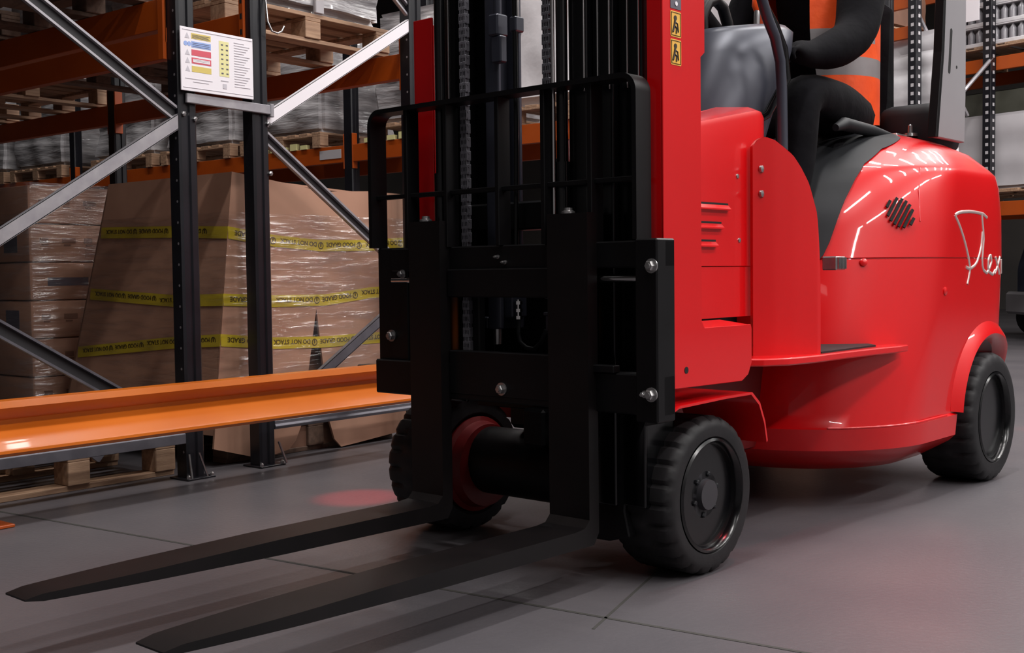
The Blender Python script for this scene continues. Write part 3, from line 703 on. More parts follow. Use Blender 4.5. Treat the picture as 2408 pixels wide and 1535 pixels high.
for z in ZV:
    w = max(0, (z-2.12)/.17); rx = .225+.02*math.sin((z-1.5)*3.4)-.09*w; ry = .245+.0*z-.10*w
    fr = .055*max(0, min(1, (z-1.66)/.15))*(1-w*.6)
    rings.append([Vector((1.80-.03*w+(rx+(fr if math.cos(2*math.pi*k/48) < 0 else 0))*math.cos(2*math.pi*k/48)*(1 if math.cos(2*math.pi*k/48) > 0 else 1), -.02+ry*math.sin(2*math.pi*k/48), z+(-.05*math.sin(2*math.pi*k/96) if z < 1.6 else 0))) for k in range(48)])
def vf(i, j):
    z = (ZV[i]+ZV[i+1])/2; ca = math.cos(2*math.pi*(j+.5)/48)
    if 1.66 <= z <= 1.735 : return 1
    if ca < 0 and 1.795 <= z <= 1.84: return 1
    if z > 1.84 and -.62 < ca < -.42: return 1
    if z > 1.84 and .42 < ca < .62: return 1
    return 0
b.loft(rings, mf=vf, caps=False)
b.bm.faces.ensure_lookup_table()
gone = []
for f in b.bm.faces:
    p = f.calc_center_median(); a = math.atan2(p.y+.02, -(p.x-1.80))       # 0 = straight ahead; the vest hangs open at the front
    if -.35 < a < .45 and p.z > 1.62: gone.append(f)
bmesh.ops.delete(b.bm, geom=gone, context='FACES')
v_ = b.build('hi_vis_vest', ['vest_orange', 'vest_silver'], DR, 60, 'orange hi-vis vest with grey reflective bands')
for sgn, cy in ((-1, -.26), (1, .21)):
    b = B(); rings = []
    for x, z, ry, rz in ((1.13, .975, .05, .05), (1.10, .96, .062, .07), (1.02, .955, .064, .068), (.95, .94, .058, .045), (.88, .93, .055, .034), (.83, .925, .035, .026)):
        rings.append([Vector((x, cy+ry*math.cos(2*math.pi*k/16), z+rz*math.sin(2*math.pi*k/16))) for k in range(16)])
    b.loft(rings); b.build('shoe', 'black_paint', DR, 60)

# ================================================================== near racking (back to back, end frames facing the aisle)
def upright(x0, x1, y0, y1, h, parent, holes='x0', pitch=.0895, name='upright'):
    b = B(); xm = (x0+x1)/2
    # ridged C profile
    poly = [(x0, y0+.006), (x0+.012, y0), (x0+.036, y0), (x0+.042, y0+.008), (x0+.050, y0+.008), (x0+.056, y0), (x1-.012, y0), (x1-.006, y0+.006), (x1, y0+.012), (x1, y1), (x1-.012, y1), (x1-.012, y0+.02), (x0+.010, y0+.02), (x0+.010, y1), (x0, y1)]
    b.prism(poly, 'xy', 0.0, h)
    z = .12
    while z < min(h, 3.2):  # pale discs paint in the light seen through the perforations
        if holes == 'x0':
            b.lathe([(.006, -.0006), (.0005, -.0006)], (x0, (y0+y1)/2-.012, z), 'x', 8, m=1, caps=False)
        elif holes == 'y0':
            b.lathe([(.006, -.0006), (.0005, -.0006)], (x0+.024, y0, z), 'y', 8, m=1, caps=False)
        z += pitch
    o = b.build(name, ['upright_paint', 'galvanised'], parent, 0)
    b = B(); b.box(x0-.02, x1+.03, y0-.03, y1+.03, 0.001, .008, .001)
    for q in ((x0-.008, y0-.018), (x1+.018, y0-.018)): b.lathe([(.009, .008), (.009, .018), (.005, .024)], (q[0], q[1], 0), 'z', 6, 1)
    b.build('base_plate', ['upright_paint', 'steel'], o, 0)
    return o
def channel(p0, p1, y, w, d, parent, m, openf):
    "brace in the XZ plane from p0 to p1; openf: the hollow side faces the aisle"
    p0 = Vector((p0[0], 0, p0[1])); p1 = Vector((p1[0], 0, p1[1])); L_ = (p1-p0).length
    M_ = frame(Vector((p0.x, y, p0.z)), p1-p0, (0, 1, 0))
    b = B(); t = .004
    if openf:
        b.box(0, L_, d-t, d, -w/2, w/2, m=1, M=M_); b.box(0, L_, 0, d, -w/2, -w/2+t*2.4, M=M_); b.box(0, L_, 0, d, w/2-t*2.4, w/2, M=M_)
    else:
        b.box(0, L_, 0, t, -w/2, w/2, .001, M=M_); b.box(0, L_, 0, d, -w/2, -w/2+t, M=M_); b.box(0, L_, 0, d, w/2-t, w/2, M=M_)
    return b.build('brace', [m, 'channel_shade'], parent, 0)
def beam(x0, x1, y0, y1, z0, z1, parent, m='orange_paint', side='x0'):
    b = B(); xs = x0 if side == 'x0' else x1; k = 1 if side == 'x0' else -1
    b.prism([(xs, z0), (xs, z1-.03), (xs, z1), (xs+k*.028, z1), (xs+k*.028, z1-.03), (xs+k*.05, z1-.03), (xs+k*.05, z0)], 'xz', y0, y1, bev=.002)
    o = b.build('beam', m, parent, 0)
    for ya, yb in ((y0, y0+.012), (y1-.012, y1)):
        b = B(); b.box(x0-.004, x1+.004, ya, yb, z0-.06, z1+.10, .002); b.build('beam_connector', m, o, 0)
    return o
RK1 = thing('pallet_rack', 'dark upright rack with orange beams and crossed grey braces at the left edge', 'rack', (0, 0, 0), 0, 'storage racks by the aisle')
RK2 = thing('pallet_rack', 'dark upright rack with orange beams between the notice and the black mast', 'rack', (0, 0, 0), 0, 'storage racks by the aisle')
upright(1.98, 2.075, 4.19, 4.262, 5.0, RK1); upright(2.99, 3.085, 4.19, 4.262, 5.0, RK1)
upright(3.385, 3.478, 4.19, 4.262, 5.0, RK2, 'none'); upright(4.415, 4.51, 4.19, 4.262, 5.0, RK2)
for y in (6.90, 9.6):
    upright(1.98, 2.075, y, y+.07, 5.0, RK1, 'none'); upright(2.99, 3.085, y, y+.07, 5.0, RK1, 'none'); upright(3.385, 3.478, y, y+.07, 5.0, RK2, 'none'); upright(4.415, 4.51, y, y+.07, 5.0, RK2, 'none')
channel((2.04, 2.128), (3.0, 1.556), 4.200, .062, .022, RK1, 'galvanised', True)
channel((3.005, 1.540), (2.04, .930), 4.196, .056, .022, RK1, 'galvanised', False)
channel((2.04, .775), (2.72, .372), 4.204, .062, .024, RK1, 'galvanised_dark', True); 
channel((2.72, .372), (3.0, .20), 4.204, .062, .024, RK1, 'galvanised_dark', True)
channel((3.46, 1.578), (4.46, 2.185), 4.198, .058, .022, RK2, 'white_board', False)
channel((4.45, 2.22), (3.9, 2.62), 4.204, .055, .022, RK2, 'galvanised', True)
channel((3.462, 1.510), (4.45, .84), 4.200, .055, .022, RK2, 'galvanised', True)
channel((4.45, .80), (3.46, .205), 4.204, .05, .022, RK2, 'galvanised_dark', False)
b = B(); b.prism([(4.196, .158), (4.196, .200), (4.200, .204), (4.240, .204), (4.240, .158)], 'yz', 2.07, 2.995, bev=.0015); o = b.build('base_strut', 'galvanised_dark', RK1, 0)
b = B(); b.prism([(2.545, .158), (2.60, .158), (2.580, .135), (2.572, .135)], 'xz', 4.197, 4.215); b.build('strut_tab', 'galvanised_dark', o, 0)
b = B(); b.prism([(4.196, .165), (4.190, .178), (4.196, .190), (4.196, .204), (4.240, .204), (4.240, .165)], 'yz', 3.478, 4.42, bev=.0015); b.build('base_strut', 'galvanised_dark', RK2, 0)
for (x0, rk, n) in ((3.0, RK1, 0), (3.478, RK2, 1)):
    b = B()
    if n == 0:
        b.tube([(2.985, 4.168, .115), (2.985, 4.150, .012)], .005, 6); b.tube([(3.035, 4.168, .115), (3.062, 4.148, .012)], .005, 6)
    else: b.tube([(3.484, 4.18, .11), (3.505, 4.15, .01)], .006, 6)
    b.build('foot_stay', 'steel', rk, 60)
b = B(); b.prism([(3.02, 1.612), (3.485, 1.606), (3.485, 1.648), (3.02, 1.654)], 'xz', 4.172, 4.188, bev=.003); b.box(3.47, 3.492, 4.170, 4.20, 1.595, 1.655, .003); b.build('row_spacer', 'galvanised', RK1, 0)
for (x, z, rk) in ((3.012, 1.565, RK1), (3.07, 1.548, RK1), (3.468, 1.565, RK2), (3.475, 1.34, RK2)):
    b = B(); b.lathe([(.011, 0), (.011, -.009), (.005, -.013)], (x, 4.19, z), 'y', 6); b.build('bolt', 'steel', rk, 20)
b = B(); b.tube([(3.462, 4.186, 2.16), (3.455, 4.16, 2.02), (3.47, 4.150, 1.978), (3.50, 4.148, 1.972), (3.525, 4.148, 1.985), (3.54, 4.148, 2.01)], .0045, 8); b.build('wire_hook', 'steel', RK2, 60)
# beams: first level about two metres up
for (x0, x1, z0, sd, rk) in ((2.03, 2.08, 1.93, 'x0', RK1), (2.985, 3.035, 1.932, 'x0', RK1), (3.40, 3.45, 1.935, 'x0', RK2), (4.42, 4.47, 1.895, 'x0', RK2)):
    beam(x0, x1, 4.262, 6.90, z0, z0+.13, rk, side=sd); beam(x0, x1, 6.97, 9.60, z0, z0+.13, rk, side=sd)
    beam(x0, x1, 4.262, 6.90, 4.0, 4.13, rk, side=sd)
b = B(); b.box(3.372, 3.386, 4.23, 4.262, 1.895, 2.22, .002)
for k in range(4): b.box(3.3712, 3.373, 4.238, 4.252, 1.96+k*.07, 1.985+k*.07, m=1)
b.build('beam_connector', ['orange_paint', 'dark_hole'], RK2, 0)
b = B(); b.box(2.972, 2.988, 4.262, 4.30, 1.80, 2.22, .002); b.build('beam_connector', 'orange_paint', RK1, 0)

# safety notice on the row spacer
SG = thing('safety_notice', 'white load notice with yellow, blue and red panels fixed between the dark uprights', 'sign', (2.985, 4.160, 1.660))
b = B(); b.box(0, .382, 0, .006, 0, .268, .0015); b.build('board', 'white_board', SG, 0)
b = B(); y0, y1 = -.0008, .0005
def pr(x0, x1, z0, z1, m): b.box(x0, x1, y0-(.0007 if m in (3, 5, 6) or z1-z0 < .003 else 0), y1, z0, z1, m=m)
pr(.055, .155, .222, .246, 0); pr(.055, .155, .186, .212, 1); pr(.055, .155, .152, .177, 2); pr(.055, .155, .118, .143, 2); pr(.062, .148, .124, .138, 3); pr(.055, .155, .083, .108, 0)
pr(.198, .250, .082, .234, 4)
for k in range(7):
    for x in (.208, .234): b.box(x, x+.011, y0-.0006, y1, .092+k*.0205, .098+k*.0205, m=6)
for i, (z, m) in enumerate(((.222, 5), (.152, 5), (.118, 5), (.083, 5))):
    b.prism([(.022, z), (.046, z), (.034, z+.024)], 'xz', y0, y1, m=m)
b.lathe([(.010, y0), (.0005, y0)], (.026, 0, .199), 'y', 12, m=1, caps=False); b.lathe([(.010, y0), (.0005, y0)], (.044, 0, .199), 'y', 12, m=1, caps=False)
for k in range(5): pr(.060, .150-.006*(k % 3), .226+.004*k, .2275+.004*k, 6) if k < 4 else None
for z in (.190, .197, .204): pr(.060, .148, z, z+.0015, 6)
for z in (.129, .134): pr(.066, .144, z, z+.0012, 2)
for k in range(18):
    z = .045+k*.0112; pr(.278, .278+.085-.02*((k*7) % 4)/2, z, z+.0022, 5)
pr(.02, .16, .052, .054, 5); pr(.06, .14, .040, .042, 5); pr(.205, .245, .062, .065, 5); pr(.215, .235, .03, .05, 5)
pr(.01, .378, .256, .2575, 5); pr(.01, .378, .014, .0155, 5)
b.build('print', ['sign_yellow', 'sign_blue', 'sign_red', 'white_board', 'sign_pale', 'sign_grey', 'sign_dark'], SG, 0, 'printed panels of the load notice')

# rack end guard rail
GR = thing('guard_rail', 'orange steel guard rail running across the foot of the racks', 'barrier', (0, 3.9, 0))
prof = [(.015, .452), (-.022, .449), (-.030, .425), (-.026, .420), (.028, .378), (.030, .362), (.004, .345), (-.072, .292), (-.080, .284), (-.082, .274), (-.070, .262), (-.060, .262), (-.060, .27), (.03, .352), (.03, .44)]
b = B(); b.prism(prof, 'yz', .9, 4.12); b.build('rail', 'orange_rail', GR, 20)
for x in (1.30,):
    b = B(); b.box(x-.05, x+.05, .032, .12, .0, .46, .004); b.box(x-.11, x+.11, -.05, .20, 0, .012, .002); b.build('post', 'orange_rail', GR, 0)
b = B(); b.box(4.0, 4.08, .03, .292, .29, .43, .004); b.build('bracket', 'upright_paint', GR, 0)
b = B(); b.box(1.92, 2.062, 3.90, 4.02, .001, .012, .002); tag(b.build('floor_plate', 'orange_paint', smooth=0), 'small orange plate bolted to the floor at the left edge of the picture', 'plate')

# ================================================================== pallets
def pallet(label, x, y, z, lx, ly, m='wood', group=None, along='x'):
    "boards along x (stringer boards underneath run along x too)"
    P = thing('pallet', label, 'pallet', (x, y, z), 0, group)
    n = 7
    for k in range(n):
        w = ly/n*.72; yc = w/2+(ly-w)*k/(n-1); b = B(); b.box(0, lx, yc-w/2, yc+w/2, .122, .142, .002); b.build('deck_board', m, P, 0)
    for xc in (.05, lx/2, lx-.05):
        b = B(); b.box(xc-.05, xc+.05, 0, ly, .104, .122, .002); b.build('cross_board', m, P, 0)
        for yc in (.05, ly/2, ly-.05):
            b = B(); b.box(xc-.05, xc+.05, yc-.06+(.01 if yc < .1 else 0), yc+.06-(.01 if yc > ly-.1 else 0), .020, .104, .003); b.build('block', m, P, 0)
    for yc in (.06, ly/2, ly-.06):
        b = B(); b.box(0, lx, yc-.05, yc+.05, 0, .020, .002); b.build('bottom_board', m, P, 0)
    if z < .01: P.scale = (1, 1, 1.16)
    return P
def load(label, x, y, z, sx, sy, sz, m='film_load', seed=0, amp=.012, group=None, name='wrapped_load', cat='load', layers=0, extra=None, rz=0):
    r_ = random.Random(seed); t = bmesh.new()
    bmesh.ops.create_cube(t, size=1)
    bmesh.ops.bevel(t, geom=list(t.edges), offset=.04, segments=2, affect='EDGES')
    bmesh.ops.subdivide_edges(t, edges=[e for e in t.edges if e.calc_length() > .3], cuts=(24 if layers else 10), use_grid_fill=True)
    ph = [r_.uniform(0, 6) for _ in range(6)]
    for v in t.verts:
        p = v.co.copy(); w = Vector((p.x*sx, p.y*sy, (p.z+.5)*sz))
        d = amp*(math.sin(w.z*17+ph[0]+3*w.x)+math.sin(w.x*13+ph[1]+w.z*5)+math.sin(w.y*14+ph[2]-w.z*7))
        if layers:
            d -= .05*max(0, math.cos(2*math.pi*(p.z+.5)*layers))**4
        nrm = Vector((p.x, p.y, 0))
        if nrm.length > .01 and abs(p.z) < .499: w += nrm.normalized()*d
        v.co = w
    b = B(); b.merge(t, 0)
    o = b.build(name, m, None, 60); o.location = (x+sx/2, y+sy/2, z); o.rotation_euler = (0, 0, rz)
    return tag(o, label, cat, group)
# floor level, rack by the left edge: an empty pallet pair
pallet('weathered wooden pallet on the floor under the lower orange guard rail at left', 2.12, 4.36, 0, .93, 1.0, 'wood')
# the big carton in the second rack
CT = thing('carton', 'huge brown cardboard carton banded with yellow printed tape between the uprights', 'carton', (0, 0, 0))
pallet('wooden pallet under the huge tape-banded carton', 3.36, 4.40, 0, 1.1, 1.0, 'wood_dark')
def cx_left(z): return 3.25+(z-.2)*(3.375-3.25)/1.15
def cy_back(z): return 5.60-(z-.2)*.225
b = B(); th = .012
ZB = .006
# left side (towards -X) as a slab, rear and right sides, top
def q(x, y, z): return Vector((x, y, z))
L0, L1 = .15, 1.352
b.loft([[q(cx_left(z), 4.35, z), q(cx_left(z), cy_back(z), z), q(cx_left(z)+th, cy_back(z), z), q(cx_left(z)+th, 4.36, z)] for z in (L0, .5, .9, L1)])
b.loft([[q(4.52, 4.35, z), q(4.52, cy_back(z), z), q(4.52-th, cy_back(z), z), q(4.52-th, 4.36, z)] for z in (.15, 1.30)])
b.loft([[q(cx_left(z), cy_back(z), z), q(4.52, cy_back(z), z), q(4.52, cy_back(z)-th, z), q(cx_left(z), cy_back(z)-th, z)] for z in (.15, 1.30)])
b.loft([[q(3.385, 4.36, 1.335), q(4.51, 4.36, 1.285), q(4.51, 5.30, 1.285), q(3.385, 5.30, 1.335)], [q(3.385, 4.36, 1.325), q(4.51, 4.36, 1.275), q(4.51, 5.30, 1.275), q(3.385, 5.30, 1.325)]])
b.build('sides', 'cardboard', CT, 0)
fl = [(3.375, 1.353), (3.262, .30), (3.24, .09), (3.45, .03), (3.60, .022), (3.68, .035), (3.725, .075), (3.760, .145), (3.79, .30), (3.815, .42), (3.871, .712), (3.91, .42), (3.925, .28), (3.945, .14), (3.975, .05), (4.02, .006), (4.12, .012), (4.44, .035), (4.53, .05), (4.535, 1.06), (4.53, 1.30), (4.25, 1.305), (4.05, 1.295), (3.95, 1.288), (3.90, 1.292), (3.62, 1.325)]
b = B(); b.prism(fl, 'xz', 4.338, 4.350); b.build('front_panel', 'cardboard', CT, 0)
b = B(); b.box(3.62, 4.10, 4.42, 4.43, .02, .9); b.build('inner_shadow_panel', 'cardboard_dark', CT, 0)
# tapes with upside-down print
def tape(name, left, front, w=.056):
    b = B(); t_ = .0012
    # left side segments: (y, z); front: (x, z)
    def L(y, z, o_): return Vector((cx_left(z)-.003-o_, y, z))
    for (ya, za), (yb, zb) in zip(left, left[1:]):
        b.loft([[L(ya, za-w/2, 0), L(ya, za+w/2, 0), L(ya, za+w/2, t_), L(ya, za-w/2, t_)], [L(yb, zb-w/2, 0), L(yb, zb+w/2, 0), L(yb, zb+w/2, t_), L(yb, zb-w/2, t_)]])
    yf = 4.3365
    for (xa, za), (xb, zb) in zip(front, front[1:]):
        b.loft([[Vector((xa, yf, za-w/2)), Vector((xa, yf, za+w/2)), Vector((xa, yf-t_, za+w/2)), Vector((xa, yf-t_, za-w/2))], [Vector((xb, yf, zb-w/2)), Vector((xb, yf, zb+w/2)), Vector((xb, yf-t_, zb+w/2)), Vector((xb, yf-t_, zb-w/2))]])
    words = ['FOOD GRADE', 'DO NOT STACK']
    def ring_(o, xa, up_):
        M_ = frame(o, xa, up_)
        b.lathe([(.019, -.0004), (.019, .0006), (.014, .0006), (.014, -.0004)], (0, 0, 0), 'z', 18, 1, M_ if False else None) if False else None
        t = bmesh.new(); pts = 20; rin, rout = .0125, .018
        a0 = [t.verts.new((rout*math.cos(2*math.pi*k/pts), rout*math.sin(2*math.pi*k/pts), .0006)) for k in range(pts)]
        a1 = [t.verts.new((rin*math.cos(2*math.pi*k/pts), rin*math.sin(2*math.pi*k/pts), .0006)) for k in range(pts)]
        for k in range(pts): t.faces.new((a0[k], a0[(k+1) % pts], a1[(k+1) % pts], a1[k]))
        b.merge(t, 1, M_); b.box(-.004, .004, -.012, .006, 0, .0006, m=1, M=M_)
    def run(pos, length, k0):
        # walk along the tape placing words rotated by half a turn
        d = .03; k = k0
        while d < length-.05:
            wd = words[k % 2]; wl = .0205*len(wd)
            if d+wl > length-.01: break
            o, xa, up_ = pos(d+wl)            # rotated text starts at its far end
            M_ = frame(o + up_*.0145, -xa, -up_)
            b.text(wd, .031, M_, 1, .0003)
            d += wl+.026
            if d < length-.03:
                o, xa, up_ = pos(d); ring_(o, -xa, -up_); d += .030
            k += 1
    def make_pos(pts, f):
        P_ = [f(*p) for p in pts]; ls = [0]
        for a, c_ in zip(P_, P_[1:]): ls.append(ls[-1]+(c_-a).length)
        def pos(d):
            for i in range(len(P_)-1):
                if d <= ls[i+1] or i == len(P_)-2:
                    x_ = (P_[i+1]-P_[i]).normalized(); return P_[i]+x_*(d-ls[i]), x_, x_
        return pos, ls[-1]
    pf, lf_ = make_pos(front, lambda x, z: Vector((x, yf-t_-.0003, z)))
    def posf(d):
        o, x_, _ = pf(d); n = Vector((0, -1, 0)); return o, x_, n.cross(x_)
    run(posf, lf_, 0)
    plft, ll_ = make_pos(left, lambda y, z: Vector((cx_left(z)-.003-t_-.0003, y, z)))
    def posl(d):
        o, x_, _ = plft(d); n = Vector((-1, 0, 0)); u_ = n.cross(x_).normalized(); return o, x_, u_
    run(posl, ll_, 1)
    return b.build(name, ['tape_yellow', 'tape_ink'], CT, 0, 'yellow tape printed with black warning words')
tape('tape', [(5.37, 1.104), (4.75, 1.090), (4.336, 1.074)], [(3.345, 1.074), (3.612, 1.040), (3.907, 1.020), (4.243, 1.026), (4.53, 1.045)])
tape('tape', [(5.43, .792), (4.71, .760), (4.336, .767)], [(3.310, .767), (3.604, .753), (3.928, .751), (4.237, .781), (4.53, .79)])
tape('tape', [(5.508, .492), (4.69, .563), (4.336, .583)], [(3.291, .583), (3.599, .554), (3.894, .543), (4.231, .545), (4.53, .55)])
b = B(); b.loft([[Vector((cx_left(z)-.008, y, z)) for y in (5.5, 4.9, 4.33)] + [Vector((x, 4.328+.004*math.sin(x*23+z*9), z)) for x in (3.45, 3.7, 3.95, 4.2, 4.54)] for z in (.25, .5, .75, 1.0, 1.17)], closed=False, caps=False)
b.build('film', 'stretch_film', CT, 60, 'clear stretch film around the carton')
# film-wrapped stack of cartons further back on the next pallet
ST = 0
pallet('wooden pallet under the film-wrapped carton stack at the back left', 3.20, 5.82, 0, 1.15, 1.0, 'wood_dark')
for k in range(6):
    z = .145+k*.205; nm = ['bottom', 'second', 'third', 'fourth', 'fifth', 'top'][k]
    for j, (y0, y1, wd) in enumerate(((5.84, 6.36, 'front'), (6.37, 6.84, 'rear'))):
        t = thing('box', f'brown box, {nm} layer of the wrapped stack at left, {wd} one of the two', 'box', (3.21, y0, z), 0, 'boxes in the wrapped stack')
        b = B(); b.box(0, .60, 0, y1-y0, 0, .200, .012, seg=2); b.build('carton', 'cardboard', t, 30)
        if j == 0:
            b = B()
            if k == 3: b.box(.10, .34, -.0012, .0, .075, .12, m=0)
            else:
                for i in range(3): b.box(.06+.13*i, .06+.13*i+.05+.03*((i+k) % 2), -.0012, 0, .10, .128, m=0); b.box(.07+.13*i, .07+.13*i+.04, -.0012, 0, .085, .094, m=0)
            b.build('print', 'cardboard_dark' if k != 3 else 'sign_dark', t, 0)
        if k in (2, 4):
            b = B(); b.box(-.0012, 0, .12, .26, .05, .15); b.build('side_print', 'sign_dark', t, 0)
    
b = B(); zz = [.16, .4, .65, .9, 1.15, 1.385]
b.loft([[Vector((3.80, 5.825, z)), Vector((3.5, 5.824+.006*math.sin(z*19), z)), Vector((3.22, 5.826, z)), Vector((3.198, 5.85, z)), Vector((3.196+.006*math.sin(z*17), 6.3, z)), Vector((3.20, 6.85, z))] for z in zz], closed=False, caps=False)
tag(b.build('stretch_film', 'stretch_film', None, 60), 'clear stretch film round the stack of brown boxes at left', 'film')
# floor loads deeper in the rack, in the dark
load('dark shrink-wrapped load on the floor at the far left behind the boxes', 3.25, 7.1, .145, 1.1, 1.1, 1.25, 'film_brown', 5)
load('brown wrapped load on the floor right of the huge carton, seen through the backrest', 3.5, 5.75, .0, .05, .05, .05, 'film_brown', 6) if False else None

# ------------------------------------------------------------------ first beam level
ZL = 2.065
A = 'pallets on the first beam level'
pallet('pale wooden pallet on the first beam level right of the notice', 3.42, 4.42, 2.035, 1.08, 1.0, 'wood', A)
L1_ = load('silver film-wrapped load on the pale pallet right of the notice', 3.42, 4.43, 2.178, 1.06, .98, 1.05, 'film_load', 1, .014)
b = B(); b.box(.02, .075, -.512, -.490, .004, .80, .003); b.build('edge_board', 'white_panel', L1_, 0)
for i, (x, y, lx, lab) in enumerate(((3.42, 5.46, 1.16, 'wooden pallet overhead in the middle of the first beam level, behind the brace'), (2.02, 4.40, 1.05, 'dark slatted pallet overhead at the top left corner, nearest the aisle'), (2.02, 5.60, 1.05, 'dark slatted pallet overhead at the top left corner, further back'), (3.40, 7.1, 1.12, 'wooden pallet overhead at the far left under the orange beam'), (3.40, 8.3, 1.12, 'wooden pallet overhead, farthest left on the first beam level'))):
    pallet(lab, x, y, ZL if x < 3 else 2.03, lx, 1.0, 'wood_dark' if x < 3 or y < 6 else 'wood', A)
for i, (x, y, lab) in enumerate(((3.46, 5.48, 'silver wrapped load above the notice, behind the dark uprights'), (2.05, 4.45, 'wrapped load above the top left pallet nearest the aisle'), (2.05, 5.65, 'wrapped load above the top left pallet further back'), (3.42, 7.15, 'wrapped load over the far left pallet'))):
    load(lab, x, y, (ZL if x < 3 else 2.03)+.143, 1.16 if x > 3 else .97, .95, 1.1, 'film_load' if x > 3 else 'film_brown', 20+i, .014)

for i, (x, y) in enumerate(((2.05, 4.45), (2.05, 5.65), (3.42, 4.45), (3.42, 5.65), (2.05, 7.15), (3.42, 7.15), (3.42, 8.35), (2.05, 8.35))):  # unseen upper loads, added to keep ceiling light off the racks below
    load('unseen wrapped load on the second beam level, ' + ('first' if x < 3 else 'second') + ' rack, ' + ['nearest the aisle', 'next from the aisle', 'third from the aisle', 'farthest from the aisle'][[4.45, 5.65, 7.15, 8.35].index(y)], x, y, 4.14, 1.05, 1.1, 1.5, 'film_brown', 120+i, .012, 'unseen loads on the second beam level')

# ================================================================== far racking across the next aisle
RF = thing('pallet_rack', 'far pallet rack with orange beams seen through the near rack and the mast', 'rack')
XF = 7.2
for y in (3.1, 7.56, 12.05, 16.5):
    upright(XF, XF+.10, y, y+.10, 5.5, RF, 'none'); upright(XF+1.0, XF+1.10, y, y+.10, 5.5, RF, 'none')
for ya, yb in ((3.2, 7.56), (7.66, 12.05), (12.15, 16.5)):
    for xx in (XF, XF+1.05):
        for z in (1.885, 4.0):
            beam(xx, xx+.05, ya, yb, z, z+.15, RF)
b = B(); b.box(XF-.004, XF, 7.70, 7.98, 1.925, 2.005); b.build('beam_label', 'white_panel', RF, 0)
for y, n_ in ((7.90, 7), (6.5, 5)):
    b = B()
    for k in range(n_): b.box(XF-.012, XF+.03, y+.14*k+.25, y+.14*k+.25+.085, 2.036, 2.075+.02*(k % 2))
    b.build('beam_clip', 'sign_pale', RF, 0)
G = 'wrapped loads on the far rack'
far = [(3.35, 'film_white', 'pale wrapped load seen through the mast, right half'), (4.62, 'film_white', 'pale wrapped load seen through the mast, left half'), (6.15, 'film_load', 'silver wrapped load left of the red mast strip'), (7.95, 'film_load', 'silver wrapped load behind the white brace'), (9.25, 'film_load', 'silver wrapped load between the notice uprights'), (10.55, 'film_load', 'silver wrapped load just left of the notice uprights'), (12.3, 'film_load', 'silver wrapped load at the left under the dark beam'), (13.6, 'film_load', 'silver wrapped load farthest left under the dark beam')]
for i, (y, m, lab) in enumerate(far):
    pallet('wooden pallet under the '+lab.split(' ', 1)[1] if not lab.startswith('pale') else 'wooden pallet under the '+lab, XF-.02, y, 2.037, 1.1, 1.15, 'wood', 'pallets on the far rack')
    load(lab, XF+.02, y+.02, 2.18, 1.0, 1.1, 1.55 if m == 'film_white' else .95, m, 40+i, .014, G)
for i, y in enumerate((3.5, 5.0, 7.9, 9.4, 10.8, 12.5)):
    load(['dark brown load on the floor of the far rack behind the fork carriage', 'dark brown load on the floor of the far rack behind the mast', 'dark brown load on the floor of the far rack behind the carton', 'dark brown load on the floor of the far rack left of the carton', 'dark brown load on the floor of the far rack behind the boxes', 'dark brown load on the floor of the far rack at the left edge'][i], XF+.25, y, 0, .8, 1.2, 1.1, 'cardboard_dark', 60+i, .01)

# ================================================================== racking behind the truck, at the right
TH = R(-14)
RR = thing('pallet_rack', 'rack with black perforated uprights behind the truck at the right edge', 'rack', (12.25, 4.36, 0), TH)
# local: x = depth of the frame, y = along the beams (towards the left of the picture)
LD = 1.43
def rpost(x, y):
    b = B(); b.prism([(x-.05, y-.05), (x+.05, y-.05), (x+.05, y+.05), (x-.05, y+.05)], 'xy', 0, 6, bev=.003)
    for k in range(44): b.box(x-.052, x-.048, y-.022, y+.012, .9+k*.0895, .935+k*.0895, m=1)
    for k in range(44): b.box(x-.012, x+.022, y-.052, y-.048, .9+k*.0895, .935+k*.0895, m=1)
    return b.build('upright', ['upright_paint', 'white_panel'], RR, 0)
rpost(0, 0); rpost(LD, 0); rpost(0, 3.0); rpost(LD, 3.0); rpost(LD, -3.0); rpost(LD+1.1, -3.0); rpost(LD+1.1, 0)
for (xa, za, xb, zb) in ((0, 3.72, .5, 4.25), (.0, 3.55, .95, 2.55), (LD, 3.22, .45, 2.5), (.45, 2.5, .45, 1.6), (.45, 2.25, 1.4, 1.25)):
    b = B(); b.tube([(xa, -.03, za), (xb, -.03, zb)], .022, 6); b.build('brace', 'galvanised', RR, 0)
for z, th_ in ((1.46, .16), (3.09, .15), (4.25, .15)):
    for x0 in (LD+.05, LD+1.1):
        for ya, yb in ((.05, 2.95), (-2.95, -.05)):
            b = B(); b.box(x0, x0+.05, ya, yb, z, z+th_, .004); b.build('beam', 'orange_paint', RR, 0)
for z in (1.86, 3.30, 3.62):
    b = B(); b.box(0, .05, .05, 2.95, z, z+.13, .004); b.build('beam', 'orange_paint', RR, 0)
def rl(x, y):
    v = Matrix.Rotation(TH, 4, 'Z') @ Vector((x, y, 0)); return v.x+12.25, v.y+4.36
def rload(label, x, y, z, sx, sy, sz, m, seed, layers=0, cat='load', name='wrapped_load', group=None):
    X, Y = rl(x+sx/2, y+sy/2); o = load(label, X-sx/2, Y-sy/2, z, sx, sy, sz, m, seed, .01, group, name, cat, layers, rz=TH); return o
rload('tall stack of white wrapped sacks behind the driver seat', .10, -.22, 2.0, .42, .62, 1.37, 'film_white', 80, 7)
def rpallet(label, x, y, z, m='wood', lx=1.2, ly=1.2):
    X, Y = rl(x, y); p = pallet(label, X, Y, z, lx, ly, m); p.rotation_euler = (0, 0, TH); return p
rpallet('wooden pallet high behind the driver, on the upper beam', .1, .60, 3.435)
